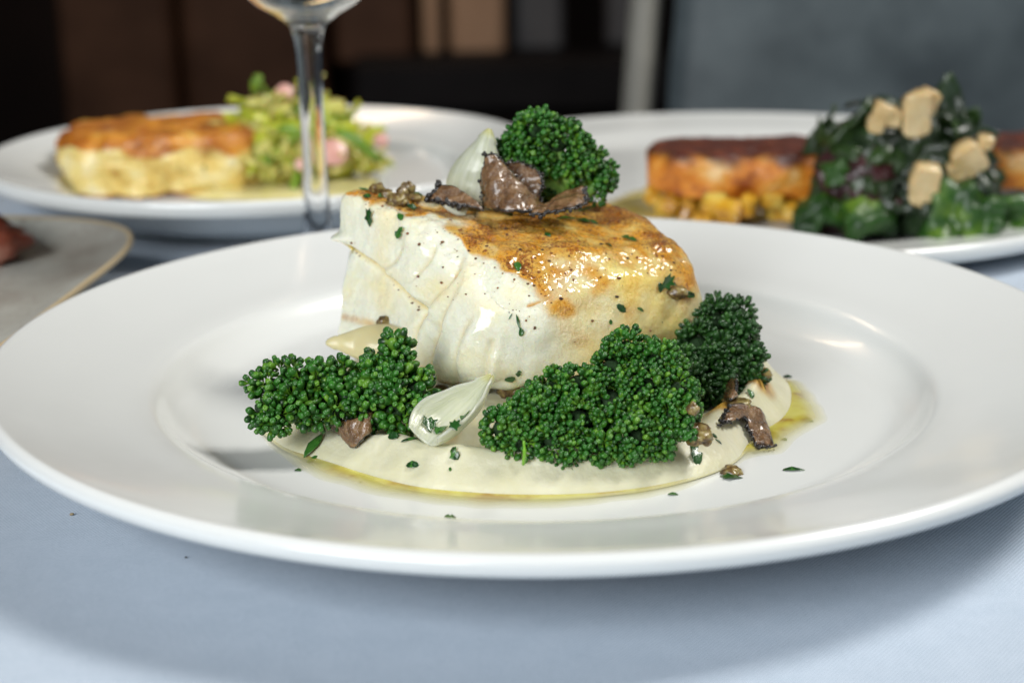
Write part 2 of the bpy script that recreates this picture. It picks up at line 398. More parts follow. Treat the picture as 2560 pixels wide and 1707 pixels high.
# u runs from the left cut face to the right end, v from the front side to the back, w up
bot = BF * (1 - a) * (1 - b) + BR * a * (1 - b) + BL * (1 - a) * b + BB * a * b
top = TF * (1 - a) * (1 - b) + TR * a * (1 - b) + TL * (1 - a) * b + TB * a * b
FV = bot * (1 - c) + top * c
def vnormals(V, F):
    f = V[F]; nn = np.cross(f[:, 1] - f[:, 0], f[:, 2] - f[:, 0]); out = np.zeros_like(V)
    for k in range(F.shape[1]): np.add.at(out, F[:, k], nn)
    return unit(out)
nor = vnormals(FV, FF)
if ((FV - FV.mean(0)) * nor).sum(1).mean() < 0: FF = FF[:, ::-1].copy(); nor = -nor
A_ = ss(.10 - X[:, 0], -.02, .08)                                        # left cut face
B_ = ss(.10 - X[:, 1], -.02, .08)                                        # front side
T_ = ss(nor[:, 2], .35, .75)                                            # upper side
top_n = nor[:, 2]
# plan bulges, belly of the thick end, sag
disp = .0011 * nz(FV, 45, 1) + .0005 * nz(FV, 120, 2)
disp += A_ * (.0030 * np.exp(-((X[:, 1] - .22) / .20) ** 2 - ((X[:, 2] - .35) / .35) ** 2))
disp += B_ * .0022 * np.exp(-((X[:, 0] - .55) / .4) ** 2 - ((X[:, 2] - .45) / .4) ** 2)
disp -= B_ * .0016 * ss(.25 - X[:, 2], 0, .25) * ss(X[:, 0], .2, .7)
# flakes: splits seen in the cut face, drawn as polylines in picture units, then cut into the solid
PX = project(FV)
def poly(pts):
    s = spline(pts, 60); D = PX[:, None] - s[None]; d2 = (D ** 2).sum(2); k = d2.argmin(1)
    t = unit(np.gradient(s, axis=0))[k]; e = D[np.arange(len(k)), k]
    return np.sqrt(d2.min(1)), e[:, 0] * t[:, 1] - e[:, 1] * t[:, 0], k / 59.
vis = A_ > .02
crease = np.zeros(len(FV))
def split(pts, depth, sig, step=0., reach=40.):
    global disp, crease
    d, sgn, k = poly(pts); end = ss(k, 0, .12) * ss(1 - k, 0, .2) if len(pts) > 2 else 1.
    gr = -depth * np.exp(-(d / sig) ** 2)
    stp = step * np.tanh(sgn / sig) * np.exp(-(d / reach) ** 2)
    crease = np.maximum(crease, min(1., depth * 400) * np.exp(-(d / (sig * .9)) ** 2) * (.4 + .6 * end))
    disp += vis * A_ * (gr + stp) * (.35 + .65 * end)
split([(770, 560), (800, 572), (850, 605), (905, 648), (950, 690), (985, 720)], .0030, 9, .0015, 60)
split([(1062, 590), (1040, 640), (1000, 690), (985, 720)], .0009, 7, .0008, 36)
split([(1062, 640), (1025, 740), (1005, 810), (1000, 890)], .0010, 8, .0007, 40)
split([(985, 700), (960, 760), (950, 830), (958, 880)], .0011, 9, .0008, 40)
split([(1095, 720), (1066, 810), (1060, 880)], .0007, 8, .0004, 36)
split([(1000, 560), (985, 600), (960, 640)], .0008, 6, .0005, 24)
split([(1140, 770), (1120, 850), (1105, 900)], .0007, 9, .0005, 34)
split([(930, 560), (915, 600), (880, 625)], .0006, 7, .0006, 30)
spike = np.exp(-(((PX - np.array([790, 548])) / np.array([22, 12])) ** 2).sum(1)) * A_
disp += spike * .0012
top_noise = nz(FV, 420, 5, 2)
disp += T_ * (.00030 * top_noise + .00016 * nz(FV, 1000, 15, 1) + .00045 * nz(FV, 160, 6) - .0006 * ss(nz(FV, 70, 8), .1, .6))
disp += A_ * (1 - T_) * .00016 * nz(FV, 380, 7)
FV = FV + nor * disp[:, None] + spike[:, None] * np.array([-.0013, 0, 0])
# crust: where the seared top is browned
bd, bs, _ = poly([(790, 450), (830, 462), (880, 482), (940, 497), (1000, 508), (1060, 556), (1110, 594), (1165, 622), (1205, 650), (1228, 700), (1240, 770)])
side_ = 1 if bs[np.argmin(((PX - np.array([1350, 560])) ** 2).sum(1))] > 0 else -1
wide_ = 1 + 3.5 * ss(PX[:, 1], 590, 710)
inside = ss(side_ * bs + 11 * nz(FV, 190, 31), -8 * wide_, 13 * wide_)
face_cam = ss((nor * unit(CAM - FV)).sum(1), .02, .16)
lowp = lambda x: x
dens = np.full(len(FV), .0)
for x_, y_, sx_, sy_, am in ((1120, 545, 90, 50, .95), (1200, 600, 60, 60, .95), (1010, 485, 120, 22, .95), (1180, 520, 170, 34, .80), (1400, 484, 200, 36, 1.05), (1540, 535, 80, 55, 1.0), (1300, 555, 150, 44, .74), (1370, 655, 55, 26, .62), (1290, 703, 56, 23, .54), (1450, 600, 120, 50, .44),
                             (1300, 640, 140, 60, .42), (1570, 640, 40, 70, .50), (870, 452, 100, 26, 1.0), (1250, 648, 42, 56, .66), (1500, 690, 120, 40, .24), (1330, 760, 140, 46, .15), (1280, 690, 90, 20, .3)):
    dens = np.maximum(dens, am * np.exp(-((PX[:, 0] - x_) / sx_) ** 2 / 1.3 - ((PX[:, 1] - y_) / sy_) ** 2 / 1.3))
dens = np.clip(dens * (1 + .75 * nz(FV, 85, 11) + .35 * nz(FV, 240, 12, 1)), 0, 1)
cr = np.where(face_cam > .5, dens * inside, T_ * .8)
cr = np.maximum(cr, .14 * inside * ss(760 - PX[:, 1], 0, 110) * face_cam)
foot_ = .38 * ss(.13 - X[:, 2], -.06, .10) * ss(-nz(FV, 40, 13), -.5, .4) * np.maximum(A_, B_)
stain = np.zeros(len(FV))
for pts, amt, sg in (([(815, 575), (860, 612), (900, 640), (945, 690)], .20, 10), ([(785, 728), (830, 738), (900, 752)], .26, 12), ([(1060, 590), (1040, 640)], .25, 6), ([(1290, 775), (1215, 705), (1330, 665)][1:], .35, 8)):
    d, _, _ = poly(pts); stain = np.maximum(stain, amt * np.exp(-(d / sg) ** 2))
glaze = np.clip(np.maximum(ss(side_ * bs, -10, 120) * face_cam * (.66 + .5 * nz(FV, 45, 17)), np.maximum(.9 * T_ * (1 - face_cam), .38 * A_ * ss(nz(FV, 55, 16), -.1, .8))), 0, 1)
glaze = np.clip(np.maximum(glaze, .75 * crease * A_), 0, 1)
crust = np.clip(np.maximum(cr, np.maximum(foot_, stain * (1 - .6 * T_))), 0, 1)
fishm = mat('fish', rough=.30, Subsurface_Weight=.45, Subsurface_Radius=(1., .75, .45), Subsurface_Scale=.005, Coat_Weight=.75, Coat_Roughness=.09)
n = N(fishm); at = n.attr('crust')
n1, n2, n3, n4 = n.noise(190, 5, .65), n.noise(1250, 5, .7), n.noise(2700, 3, .6), n.noise(75, 4, .6)
pale = n.ramp(n4, (.3, (.79, .74, .49)), (.45, (.78, .775, .62)), (.7, (.78, .79, .67)))
fm0 = n.new('ShaderNodeMapping', i_Vector=n.coord()); fm0.inputs['Scale'].default_value = (1, 1, .22); fm0.inputs['Rotation'].default_value = (0, R(-16), 0)
pale = n.mix(n.math('MULTIPLY', n.step(n.noise(420, 4, .6, fm0.outputs[0], .4), .50, .68), .20), pale, (.90, .84, .58))
pale = n.mix(n.attr('glaze'), pale, n.ramp(n1, (.3, (.80, .54, .08)), (.55, (.86, .66, .15)), (.75, (.88, .76, .32))))
gold = n.ramp(n1, (.25, (.60, .22, .014)), (.45, (.76, .36, .032)), (.58, (.80, .50, .10)), (.72, (.84, .64, .24)))
k1 = n.step(n.math('ADD', at, n.math('MULTIPLY', n.math('SUBTRACT', n4, .5), .8)), .10, .52)
c = n.mix(k1, pale, gold)
m2, m3 = n.step(n2, .36, .66), n.step(n3, .38, .66)
gate = n.step(at, .06, .30)
k2 = n.step(n.math('ADD', n.math('MULTIPLY', at, .72), n.math('ADD', n.math('MULTIPLY', m2, .50), n.math('MULTIPLY', n1, .30))), .78, 1.12)
c = n.mix(n.math('MULTIPLY', k2, gate), c, (.38, .115, .009))
k3 = n.step(n.math('ADD', n.math('MULTIPLY', at, .50), n.math('ADD', n.math('MULTIPLY', m3, .62), n.math('MULTIPLY', m2, .30))), 1.02, 1.18)
c = n.mix(n.math('MULTIPLY', k3, gate), c, (.05, .014, .004))
n.base(c)
n.set(Subsurface_Weight=n.math('MULTIPLY_ADD', k1, -.55, .75))
fm = n.new('ShaderNodeMapping', i_Vector=n.coord()); fm.inputs['Scale'].default_value = (1, 1, .22); fm.inputs['Rotation'].default_value = (0, R(-16), 0)
fib = n.noise(560, 4, .6, fm.outputs[0], .4)
hb = n.math('ADD', n.math('MULTIPLY', n2, .7), n.math('ADD', n.math('MULTIPLY', n3, .35), n.math('ADD', n.math('MULTIPLY', fib, .55), n.math('MULTIPLY', n.noise(330, 3, .55), .9))))
soft = n.math('MULTIPLY_ADD', n.step(at, .0, .28), .40, .38)
nb_ = n.new('ShaderNodeBump', i_Height=hb, i_Strength=soft); nb_.inputs['Distance'].default_value = .0020
n.set(Normal=nb_.outputs[0], Coat_Weight=.75, Coat_Roughness=.09, Roughness=n.math('MULTIPLY_ADD', n1, .25, .16))
fish = empty('fish_fillet', (0, 0, .0185)); tag(fish, 'thick block of white fish with golden seared top on the front plate', 'fish')
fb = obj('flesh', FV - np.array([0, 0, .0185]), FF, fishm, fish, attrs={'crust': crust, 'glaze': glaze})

# ------------------------------------------------------------------ surfaces that small things lie on
def bvh(items):
    V, F, o = [], [], 0
    for v, f in items:
        V.append(np.asarray(v)); F += (np.asarray(f) + o).tolist(); o += len(v)
    return BVHTree.FromPolygons(np.vstack(V).tolist(), F)
pv, pf = lathe(plate_profile(.150, .028, .108, ZF, .0062), 128)
LAND = bvh([(pv, pf), (PV, PF), (FV, FF)])
def hit(vx, vy, tree=None):
    for k in range(9):                                       # slide down a little if the point lies just above an edge
        h = (tree or LAND).ray_cast(Vector(CAM), Vector(ray(vx, vy + 3 * k)).normalized())
        if h[0] is not None and (tree or not 425 < vy < 500 or not 800 < vx < 1420 or h[0].z > .035):
            return h[0], (h[1] if h[1].dot(Vector(ray(vx, vy))) < 0 else -h[1])
    return None, None

# seasoning ground over the fish
pepper = noisy('pepper', ((.35, (.012, .006, .004)), (.60, (.22, .07, .012))), 300, .5)
parts = []
k = 0
while len(parts) < 330 and k < 4000:
    k += 1
    vx, vy = rng.uniform(800, 1605), rng.uniform(450, 890)
    p, nn = hit(vx, vy)
    if p is None or p.z < .0235 or abs(p.y) > .055: continue
    up = nn.z > .45; cl_ = mn.noise(p * 130) + .5 * mn.noise(p * 300)
    if up and cl_ < rng.uniform(-.5, .35): continue
    if not up and (cl_ < .30 or rng.random() < (.93 if vx < 1150 else .6)): continue
    s = .00010 + .00042 * rng.random() ** 2.6
    parts.append(blob(p, (s * rng.uniform(.7, 1.6), s * rng.uniform(.7, 1.4), s * .8), .4, 3, k, 5, 6))
V, F = join(parts); o = obj('seasoning', np.array(V) - np.array([0, 0, .0185]), F, pepper, fish); o['kind'] = 'stuff'

# ------------------------------------------------------------------ broccoli
budm = mat('broccoli_bud', rough=.28, Coat_Weight=.55, Coat_Roughness=.10, Subsurface_Weight=.12, Subsurface_Radius=(.3, 1., .2), Subsurface_Scale=.0008); n = N(budm)
def bud_mat(name, darks, mids, lights):
    m = mat(name, rough=.48, Coat_Weight=.26, Coat_Roughness=.16, Specular_IOR_Level=.35); n = N(m)
    oi = n.new('ShaderNodeObjectInfo').outputs['Random']; ri = n.new('ShaderNodeNewGeometry').outputs['Random Per Island']
    rr = n.math('FRACT', n.math('ADD', oi, ri)); tip = n.attr('tip')
    c0 = n.ramp(rr, (0., darks), (.55, mids), (.93, mids), (1., lights))
    c1 = n.ramp(rr, (0., mids), (.7, tuple(1.5 * q for q in mids)), (1., lights))
    gp = n.new('ShaderNodeNewGeometry').outputs['Position']; pn = n.noise(230, 2, .5, gp)
    body = n.mix(n.step(tip, .55, 1.), n.mix(n.step(tip, .0, .35), lights, c0), c1)
    n.base(n.mix(n.math('MULTIPLY', n.step(pn, .54, .72), .45), body, lights))
    n.set(Normal=n.bump(n.noise(1600, 2), .25, .0004))
    return m
B_GREEN = bud_mat('broccoli_green', (.005, .030, .004), (.018, .100, .008), (.11, .26, .018))
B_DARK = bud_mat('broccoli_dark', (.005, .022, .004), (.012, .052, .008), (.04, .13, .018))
B_MID = bud_mat('broccoli_mid', (.005, .031, .004), (.019, .102, .008), (.12, .27, .02))
stemm = noisy('broccoli_stem', ((.3, (.09, .22, .03)), (.7, (.20, .36, .08))), 300, .35, bump=.2)
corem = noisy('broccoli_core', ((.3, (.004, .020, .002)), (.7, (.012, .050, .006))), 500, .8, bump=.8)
def bud_mesh(w, l):
    prof = [(0.0, -1.5), (.20, -1.4), (.26, -.75), (.66, -.40), (.95, .0), (1.0, .35), (.90, .64), (.62, .90), (.30, .82), (.0, .78)]
    seg = 8
    t = np.linspace(0, 2 * np.pi, seg, endpoint=False); lob = 1 - .20 * (np.arange(seg) % 2)
    p = np.array(prof[1:-1]); m = len(p); mod = 1 + (lob - 1)[None] * np.clip((p[:, 1:2] + .3) * 1.2, 0, 1)
    P = np.stack([p[:, None, 0] * mod * w / 2 * np.cos(t), p[:, None, 0] * mod * w / 2 * np.sin(t), p[:, None, 1] * l / 2 + 0 * t], -1).reshape(-1, 3)
    P = np.vstack([P, [[0, 0, prof[0][1] * l / 2], [0, 0, prof[-1][1] * l / 2]]])
    F = [q[::-1] for q in quads(m, seg, False, True, flip=True).tolist()]
    for j in range(seg):
        k = (j + 1) % seg; F.append([m * seg, j, k]); F.append([m * seg + 1, (m - 1) * seg + k, (m - 1) * seg + j])
    tipv = np.r_[np.repeat(np.clip((p[:, 1] + .4) / 1.4, 0, 1), seg), 0, 1]
    return P, F, tipv
def floret(label, clusters, bw, blen, m, root, seed, dens=1., squash=1.):
    """clusters: (x, y, z, radius); root: where the branches meet"""
    rg = np.random.default_rng(seed); root = np.array(root, float)
    t = empty('broccoli_floret', root); tag(t, label, 'broccoli', 'broccoli florets around the fish')
    C = np.array([c[:3] for c in clusters]); RD = np.array([c[3] for c in clusters])
    branches, cores = [], []
    for k, (c, rd) in enumerate(zip(C, RD)):
        mid = root * .45 + c * .55 + rg.normal(0, .0008, 3)
        branches.append(tube(spline([root, mid, c], 7), np.linspace(.0022, .0013, 7), 7))
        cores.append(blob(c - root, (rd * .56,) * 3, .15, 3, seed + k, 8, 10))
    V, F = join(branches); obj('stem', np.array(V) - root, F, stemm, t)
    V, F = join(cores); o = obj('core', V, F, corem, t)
    pos, nrm = [], []
    ga = math.pi * (3 - math.sqrt(5))
    size = []
    for k, (c, rd) in enumerate(zip(C, RD)):
        # each head is a ball of little bunches, each bunch a tuft of buds
        sub = max(6, int(4 * math.pi * rd * rd / (bw * bw * 5.0)))
        for i in range(sub):
            z = 1 - 2 * (i + .5) / sub; rr_ = math.sqrt(1 - z * z); ph = ga * i + k * 1.7
            d = unit(np.array([rr_ * math.cos(ph), rr_ * math.sin(ph), z]) + rg.normal(0, .16, 3))
            if d @ unit(c - root) < -.7: continue
            pc = c + d * rd * (.84 + .12 * rg.normal() + .30 * mn.noise(Vector(c * 700 + d * 2.3))); sr = bw * rg.uniform(.85, 1.35); ssz = rg.uniform(.78, 1.12)
            if (np.linalg.norm(pc - C, axis=1) < RD * .70).any(): continue
            m_ = int(rg.integers(9, 13) * dens)
            for q in range(m_):
                zz = 1 - 1.35 * (q + .4) / m_; r2 = math.sqrt(1 - zz * zz); p2 = ga * q + i
                x_ = unit(np.cross(d, [.3, .5, .81])); y_ = np.cross(d, x_)
                e = unit(d * zz + x_ * r2 * math.cos(p2) + y_ * r2 * math.sin(p2) + rg.normal(0, .14, 3))
                pos.append(pc + e * sr * (1 + .10 * rg.normal())); nrm.append(unit(e + .45 * d + rg.normal(0, .1, 3))); size.append(ssz * rg.uniform(.58, 1.30))
    pos, nrm = np.array(pos), np.array(nrm)
    keep = (nrm * unit(CAM - pos)).sum(1) > -.55; pos, nrm, size = pos[keep], nrm[keep], np.array(size)[keep]
    seen = (nrm * unit(CAM - pos)).sum(1) - 6 * np.linalg.norm(CAM - pos, axis=1)
    order = np.argsort(-seen); me = []
    P0, F0, tp = bud_mesh(bw, blen)
    for q in range(4):
        P1 = P0 * np.array([rg.uniform(.85, 1.12), rg.uniform(.8, 1.1), rg.uniform(.85, 1.2)])
        P1[:, 0] += .12 * P1[:, 2] * rg.normal()
        o = obj('bud', P1, F0, m, t, attrs={'tip': tp}); me.append(o.data); bpy.data.objects.remove(o)
    rest = []
    def frame(p, d, s):
        z = unit(d); x = unit(np.cross(z, rg.normal(size=3))); y = np.cross(z, x)
        return np.c_[x, y, z] * s
    for rank, i in enumerate(order):
        s = size[i]; M3 = frame(pos[i], nrm[i], s)
        if rank < 300:
            o = bpy.data.objects.new('bud', me[rank % 4]); COL.objects.link(o); o.parent = t
            M4 = Matrix.Identity(4)
            for a_ in range(3):
                for b_ in range(3): M4[a_][b_] = M3[a_, b_]
                M4[a_][3] = pos[i][a_] - root[a_]
            o.matrix_basis = M4
        else: rest.append((P0 @ M3.T + pos[i] - root, F0))
    if rest:
        V, F = join(rest); o = obj('buds', V, F, m, t, attrs={'tip': np.tile(tp, len(rest))}); o['kind'] = 'stuff'
    return t
def cl(items, ymap, sc=.000103):
    out = []
    for vx, vy, rp in items:
        y = ymap(vx, vy); out.append((*ony(vx, vy, y), rp * sc * (np.linalg.norm(ony(vx, vy, y) - CAM) / .38)))
    return out
front = [(1155, 985, 42), (1195, 1020, 36), (1225, 940, 50), (1270, 1015, 42), (1265, 900, 42), (1330, 970, 52), (1330, 885, 45), (1375, 1025, 36), (1400, 930, 58), (1405, 850, 42), (1440, 805, 42), (1460, 1005, 48), (1480, 900, 60), (1510, 840, 50), (1545, 960, 50), (1550, 900, 42), (1520, 1010, 34), (1300, 1040, 26), (1430, 1040, 24), (1180, 960, 30), (1565, 945, 34)]
floret('bright green broccoli floret in front of the fish, right of the onion petal', cl(front, lambda x, y: -.069 + .027 * (1060 - y) / 300), .00142, .0023, B_GREEN, (.012, -.042, .020), 21, 1.05)
left = [(605, 935, 34), (625, 890, 40), (640, 960, 32), (668, 862, 34), (690, 915, 44), (735, 880, 46), (720, 945, 32), (785, 872, 42), (790, 905, 48), (880, 818, 28), (850, 884, 44), (908, 818, 38), (905, 880, 50), (840, 935, 40), (910, 945, 44), (955, 895, 40), (620, 975, 22), (975, 935, 30), (770, 945, 30), (885, 858, 40)]
floret('green broccoli floret lying left of the fish on the puree edge', cl(left, lambda x, y: -.050 + .020 * (990 - y) / 240), .00190, .0032, B_MID, (-.034, -.030, .022), 5, .95)
backr = [(1600, 800, 50), (1640, 740, 45), (1660, 830, 55), (1690, 770, 46), (1700, 720, 26), (1620, 880, 48), (1670, 890, 36), (1710, 830, 34), (1590, 900, 30), (1570, 840, 40), (1650, 700, 22), (1735, 870, 18)]
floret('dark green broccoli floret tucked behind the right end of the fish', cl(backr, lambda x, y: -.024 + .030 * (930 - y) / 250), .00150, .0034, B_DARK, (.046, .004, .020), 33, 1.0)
topc = [(1235, 300, 42), (1195, 330, 40), (1280, 325, 46), (1165, 350, 24), (1235, 355, 52), (1180, 385, 40), (1250, 400, 46), (1305, 370, 42), (1330, 335, 18), (1310, 405, 30), (1350, 390, 30), (1375, 425, 26), (1350, 360, 22), (1390, 400, 16), (1260, 440, 30), (1330, 425, 22), (1200, 430, 30)]
floret('green broccoli floret standing on top of the fish behind the mushroom', cl(topc, lambda x, y: .030 + .004 * (y - 360) / 100), .00180, .0030, B_GREEN, (.010, .030, .0585), 44, 1.0)

# ------------------------------------------------------------------ onion petals
onion = mat('onion', (.70, .76, .50), .24, Transmission_Weight=.30, IOR=1.38, Subsurface_Weight=.55, Subsurface_Radius=(1., .95, .6), Subsurface_Scale=.004, Coat_Weight=.22, Coat_Roughness=.1)
n = N(onion); mp = n.new('ShaderNodeCombineXYZ', i_X=n.math('MULTIPLY', n.attr('vein'), .030), i_Y=n.math('MULTIPLY', n.attr('tip'), .0035))
n.base(n.mix(n.step(n.attr('tip'), .86, 1.), n.ramp(n.noise(420, 3, .5, mp.outputs[0]), (.25, (.56, .60, .40)), (.75, (.78, .80, .64))), (.66, .64, .26)))
n.set(Normal=n.bump(n.noise(420, 4, .6, mp.outputs[0]), .5, .0010))
onion2 = mat('onion_yellow', (.84, .74, .44), .30, Transmission_Weight=.45, IOR=1.38, Subsurface_Weight=.5, Subsurface_Radius=(1., .8, .4), Subsurface_Scale=.004, Coat_Weight=.05)
def petal(name, label, base, tip, facing, width, cup, m, thick=.0008, power=.75, bend=0.):
    base, tip = np.array(base), np.array(tip); ax = tip - base; Lh = np.linalg.norm(ax); ax /= Lh
    f = np.array(facing, float); f = unit(f - ax * (f @ ax)); sd = np.cross(ax, f)
    nu, nv = 34, 26; P = np.empty((nu, nv, 3)); T = np.empty((nu, nv))
    for i, uu in enumerate(np.linspace(0, 1, nu)):
        wd = width * (math.sin(math.pi * min(1, .10 + .90 * uu) ** power) ** .8 * (1 - uu) ** .25 * .95 + .03)
        if uu > .86: wd = width * max(.05, .05 + .55 * ((1 - uu) / .14) ** 1.1 * .5)
        for j, vv in enumerate(np.linspace(-1, 1, nv)):
            a_ = vv * 1.15
            P[i, j] = base + ax * Lh * uu + sd * wd * math.sin(a_) / math.sin(1.15) - f * cup * (1 - math.cos(a_)) * (wd / width + .1) + f * bend * math.sin(math.pi * uu)
            T[i, j] = uu
    P += (.0005 * nz(P.reshape(-1, 3), 160, len(label)))[:, None].reshape(nu, nv, 1) * f
    u_ = np.linspace(0, 1, nu)[:, None]; v_ = np.linspace(0, 1, nv)[None]
    e = np.minimum(np.minimum(u_ * 1.4, (1 - u_) * 3), np.minimum(v_, 1 - v_))
    V, F, _ = shell(P, thick * (.35 + .65 * ss(e, 0, .12)))
    o = obj(name, V, F, m, attrs={'tip': np.r_[T.ravel(), T.ravel()], 'vein': np.tile(np.tile(np.linspace(0, 1, nv), nu), 2)}); tag(o, label, 'onion', 'pearl onion petals'); return o
petal('onion_petal', 'pointed pale onion petal standing on the fish behind the mushroom', ony(1062, 480, .018), ony(1124, 296, .022), (-.35, -1, .25), .0098, .010, onion, bend=.002)
petal('onion_petal', 'cupped translucent onion petal leaning in front between the two broccoli florets', ony(985, 1020, -.062), ony(1132, 866, -.046), (-.45, -.55, .75), .0085, -.011, onion, .0013, .8, -.002)
petal('onion_petal', 'yellow soft onion petal under the left corner of the fish', ony(915, 784, -.010), ony(748, 786, -.004), (-.1, -.8, .5), .0062, .004, onion2, .0013)
petal('onion_petal', 'flat onion sliver under the dark-edged mushroom on the fish', ony(1075, 478, .008), ony(995, 452, .010), (0, -.7, .6), .0030, .002, onion, .0008)

# ------------------------------------------------------------------ mushroom pieces
mush = mat('mushroom', rough=.25, Coat_Weight=.6, Coat_Roughness=.10, Subsurface_Weight=.1, Subsurface_Scale=.002); n = N(mush)
ed = n.attr('edge'); nn1 = n.noise(330, 5, .6); nn2 = n.noise(1300, 3)
br = n.ramp(nn1, (.28, (.055, .026, .011)), (.5, (.155, .082, .036)), (.75, (.30, .18, .085)))
n.base(n.mix(n.step(n.math('ADD', ed, n.math('MULTIPLY', n.math('SUBTRACT', nn1, .5), .22)), .07, .015), br, (.008, .006, .005)))
n.set(Normal=n.bump(n.math('ADD', nn1, n.math('MULTIPLY', nn2, .4)), .7, .0012))
charm = noisy('charred_rim', ((.3, (.004, .004, .004)), (.7, (.016, .012, .010))), 900, .35, bump=.5, Coat_Weight=.4)
def mushroom(label, bottom, topl, thick=.0011, seed=1, wrinkle=.0006, rim=('top',), knob=.00055, parent_group='sauteed mushroom slices'):
    """sheet between two splines (3D points), wrinkled, with a charred rim as a part"""
    nu, nv = 44, 22
    a_, b_ = spline(bottom, nu), spline(topl, nu)
    k = np.linspace(0, 1, nv)
    P = a_[:, None] * (1 - k)[None, :, None] + b_[:, None] * k[None, :, None]
    nor = unit(np.cross(np.gradient(P, axis=0), np.gradient(P, axis=1)))
    P = P + nor * (1.2 * wrinkle * nz(P.reshape(-1, 3), 230, seed, 3)).reshape(nu, nv, 1) + (wrinkle * .6 * nz(P.reshape(-1, 3), 420, seed + 4)).reshape(nu, nv, 1) * np.array([.3, 0, 1])
    e = np.minimum(np.linspace(0, 1, nu)[:, None] + 0 * k, np.minimum((1 - np.linspace(0, 1, nu))[:, None] + 0 * k, np.minimum(k, 1 - k)[None]))
    V, F, ed_ = shell(P, thick * (.45 + .55 * ss(e, 0, .15)))
    c0 = V.mean(0); t = obj('mushroom_slice', V - c0, F, mush, attrs={'edge': ed_}); t.location = c0
    tag(t, label, 'mushroom', parent_group)
    rg = np.random.default_rng(seed); parts = []
    lines = {'top': P[:, -1], 'bottom': P[:, 0], 'start': P[0], 'end': P[-1]}
    for r_ in rim:
        ln = lines[r_]; m_ = 44
        for q in np.linspace(0, len(ln) - 1, m_):
            if rg.random() < .38: continue
            s = knob * rg.uniform(.25, 1.1)
            parts.append(blob(ln[int(q)] - c0 + rg.normal(0, .00034, 3), (s, s * rg.uniform(.7, 1.2), s * rg.uniform(.7, 1.2)), .35, 3, rg.uniform(0, 99), 6, 7))
    if parts:
        V, F = join(parts); obj('charred_rim', V, F, charm, t)
    return t
def pts(*l): return [ony(a_, b_, y) for a_, b_, y in l]
mushroom('largest brown mushroom slice, curled and upright on top of the fish',
         pts((1112, 470, .012), (1135, 484, .004), (1175, 488, .000), (1220, 488, .001), (1245, 482, .006)),
         pts((1104, 400, .014), (1122, 356, .012), (1160, 372, .012), (1195, 425, .010), (1245, 468, .012)), .0016, 3, .0008, ('start', 'top', ))
mushroom('curled back fold of brown mushroom between the upright slice and broccoli',
         pts((1165, 440, .016), (1190, 455, .015), (1215, 462, .014), (1240, 466, .014)),
         pts((1160, 372, .016), (1195, 372, .019), (1228, 385, .018), (1246, 412, .015)), .0014, 8, .0006, ('top', 'end'))
mushroom('brown mushroom slice with two black tips at the right of the pile on the fish',
         pts((1215, 492, -.001), (1260, 488, -.001), (1310, 478, -.001), (1346, 470, .002)),
         pts((1222, 470, .008), (1262, 462, .010), (1300, 438, .012), (1345, 432, .012)), .0014, 12, .0006, ('bottom', 'end'), .0007)
mushroom('brown mushroom slice with a thick black rim beside the pointed onion petal',
         pts((985, 458, .010), (1010, 462, .008), (1045, 470, .006), (1072, 474, .005)),
         pts((1010, 422, .012), (1040, 428, .011), (1075, 446, .009), (1112, 484, .004)), .0014, 15, .0005, ('bottom', 'start'), .0009)
def rest(*l):
    out = []
    for vx, vy, lift in l:
        p, nn = hit(vx, vy); out.append(np.array(p) + np.array([0, -.4, .92]) * lift)
    return out
mushroom('small ragged brown mushroom piece on the puree below the left broccoli',
         BT := rest((764, 992, .0004), (786, 1006, .0010), (806, 1034, .0008), (826, 1028, .0014), (846, 1002, .0014), (866, 980, .0010)),
         [q + np.array([dx, .0024 * h_, .0052 * h_]) for q, h_, dx in zip(BT, (.5, .8, 1.25, 1.25, .95, .6), (-.0006, -.0008, 0, .0006, .001, .001))], .0013, 22, .0006, ('start', 'top'), .00036)
mushroom('dark-rimmed brown mushroom curl draped over the right edge of the puree',
         rest((1652, 980, .0008), (1680, 984, .0022), (1708, 976, .0026), (1722, 1006, .0020), (1738, 1036, .0010)),
         rest((1676, 940, .0016), (1706, 950, .0034), (1742, 964, .0036), (1762, 996, .0028), (1778, 1034, .0010)), .0013, 27, .0005, ('bottom', 'start', 'end'), .00062)
mushroom('small pinkish brown mushroom stub at the foot of the dark broccoli',
         rest((1658, 922, .001), (1674, 928, .0012), (1692, 920, .001)), [q + np.array([0, .0005, .0045]) for q in rest((1664, 912, .001), (1676, 912, .0015), (1690, 914, .001))], .0016, 31, .0003, ())
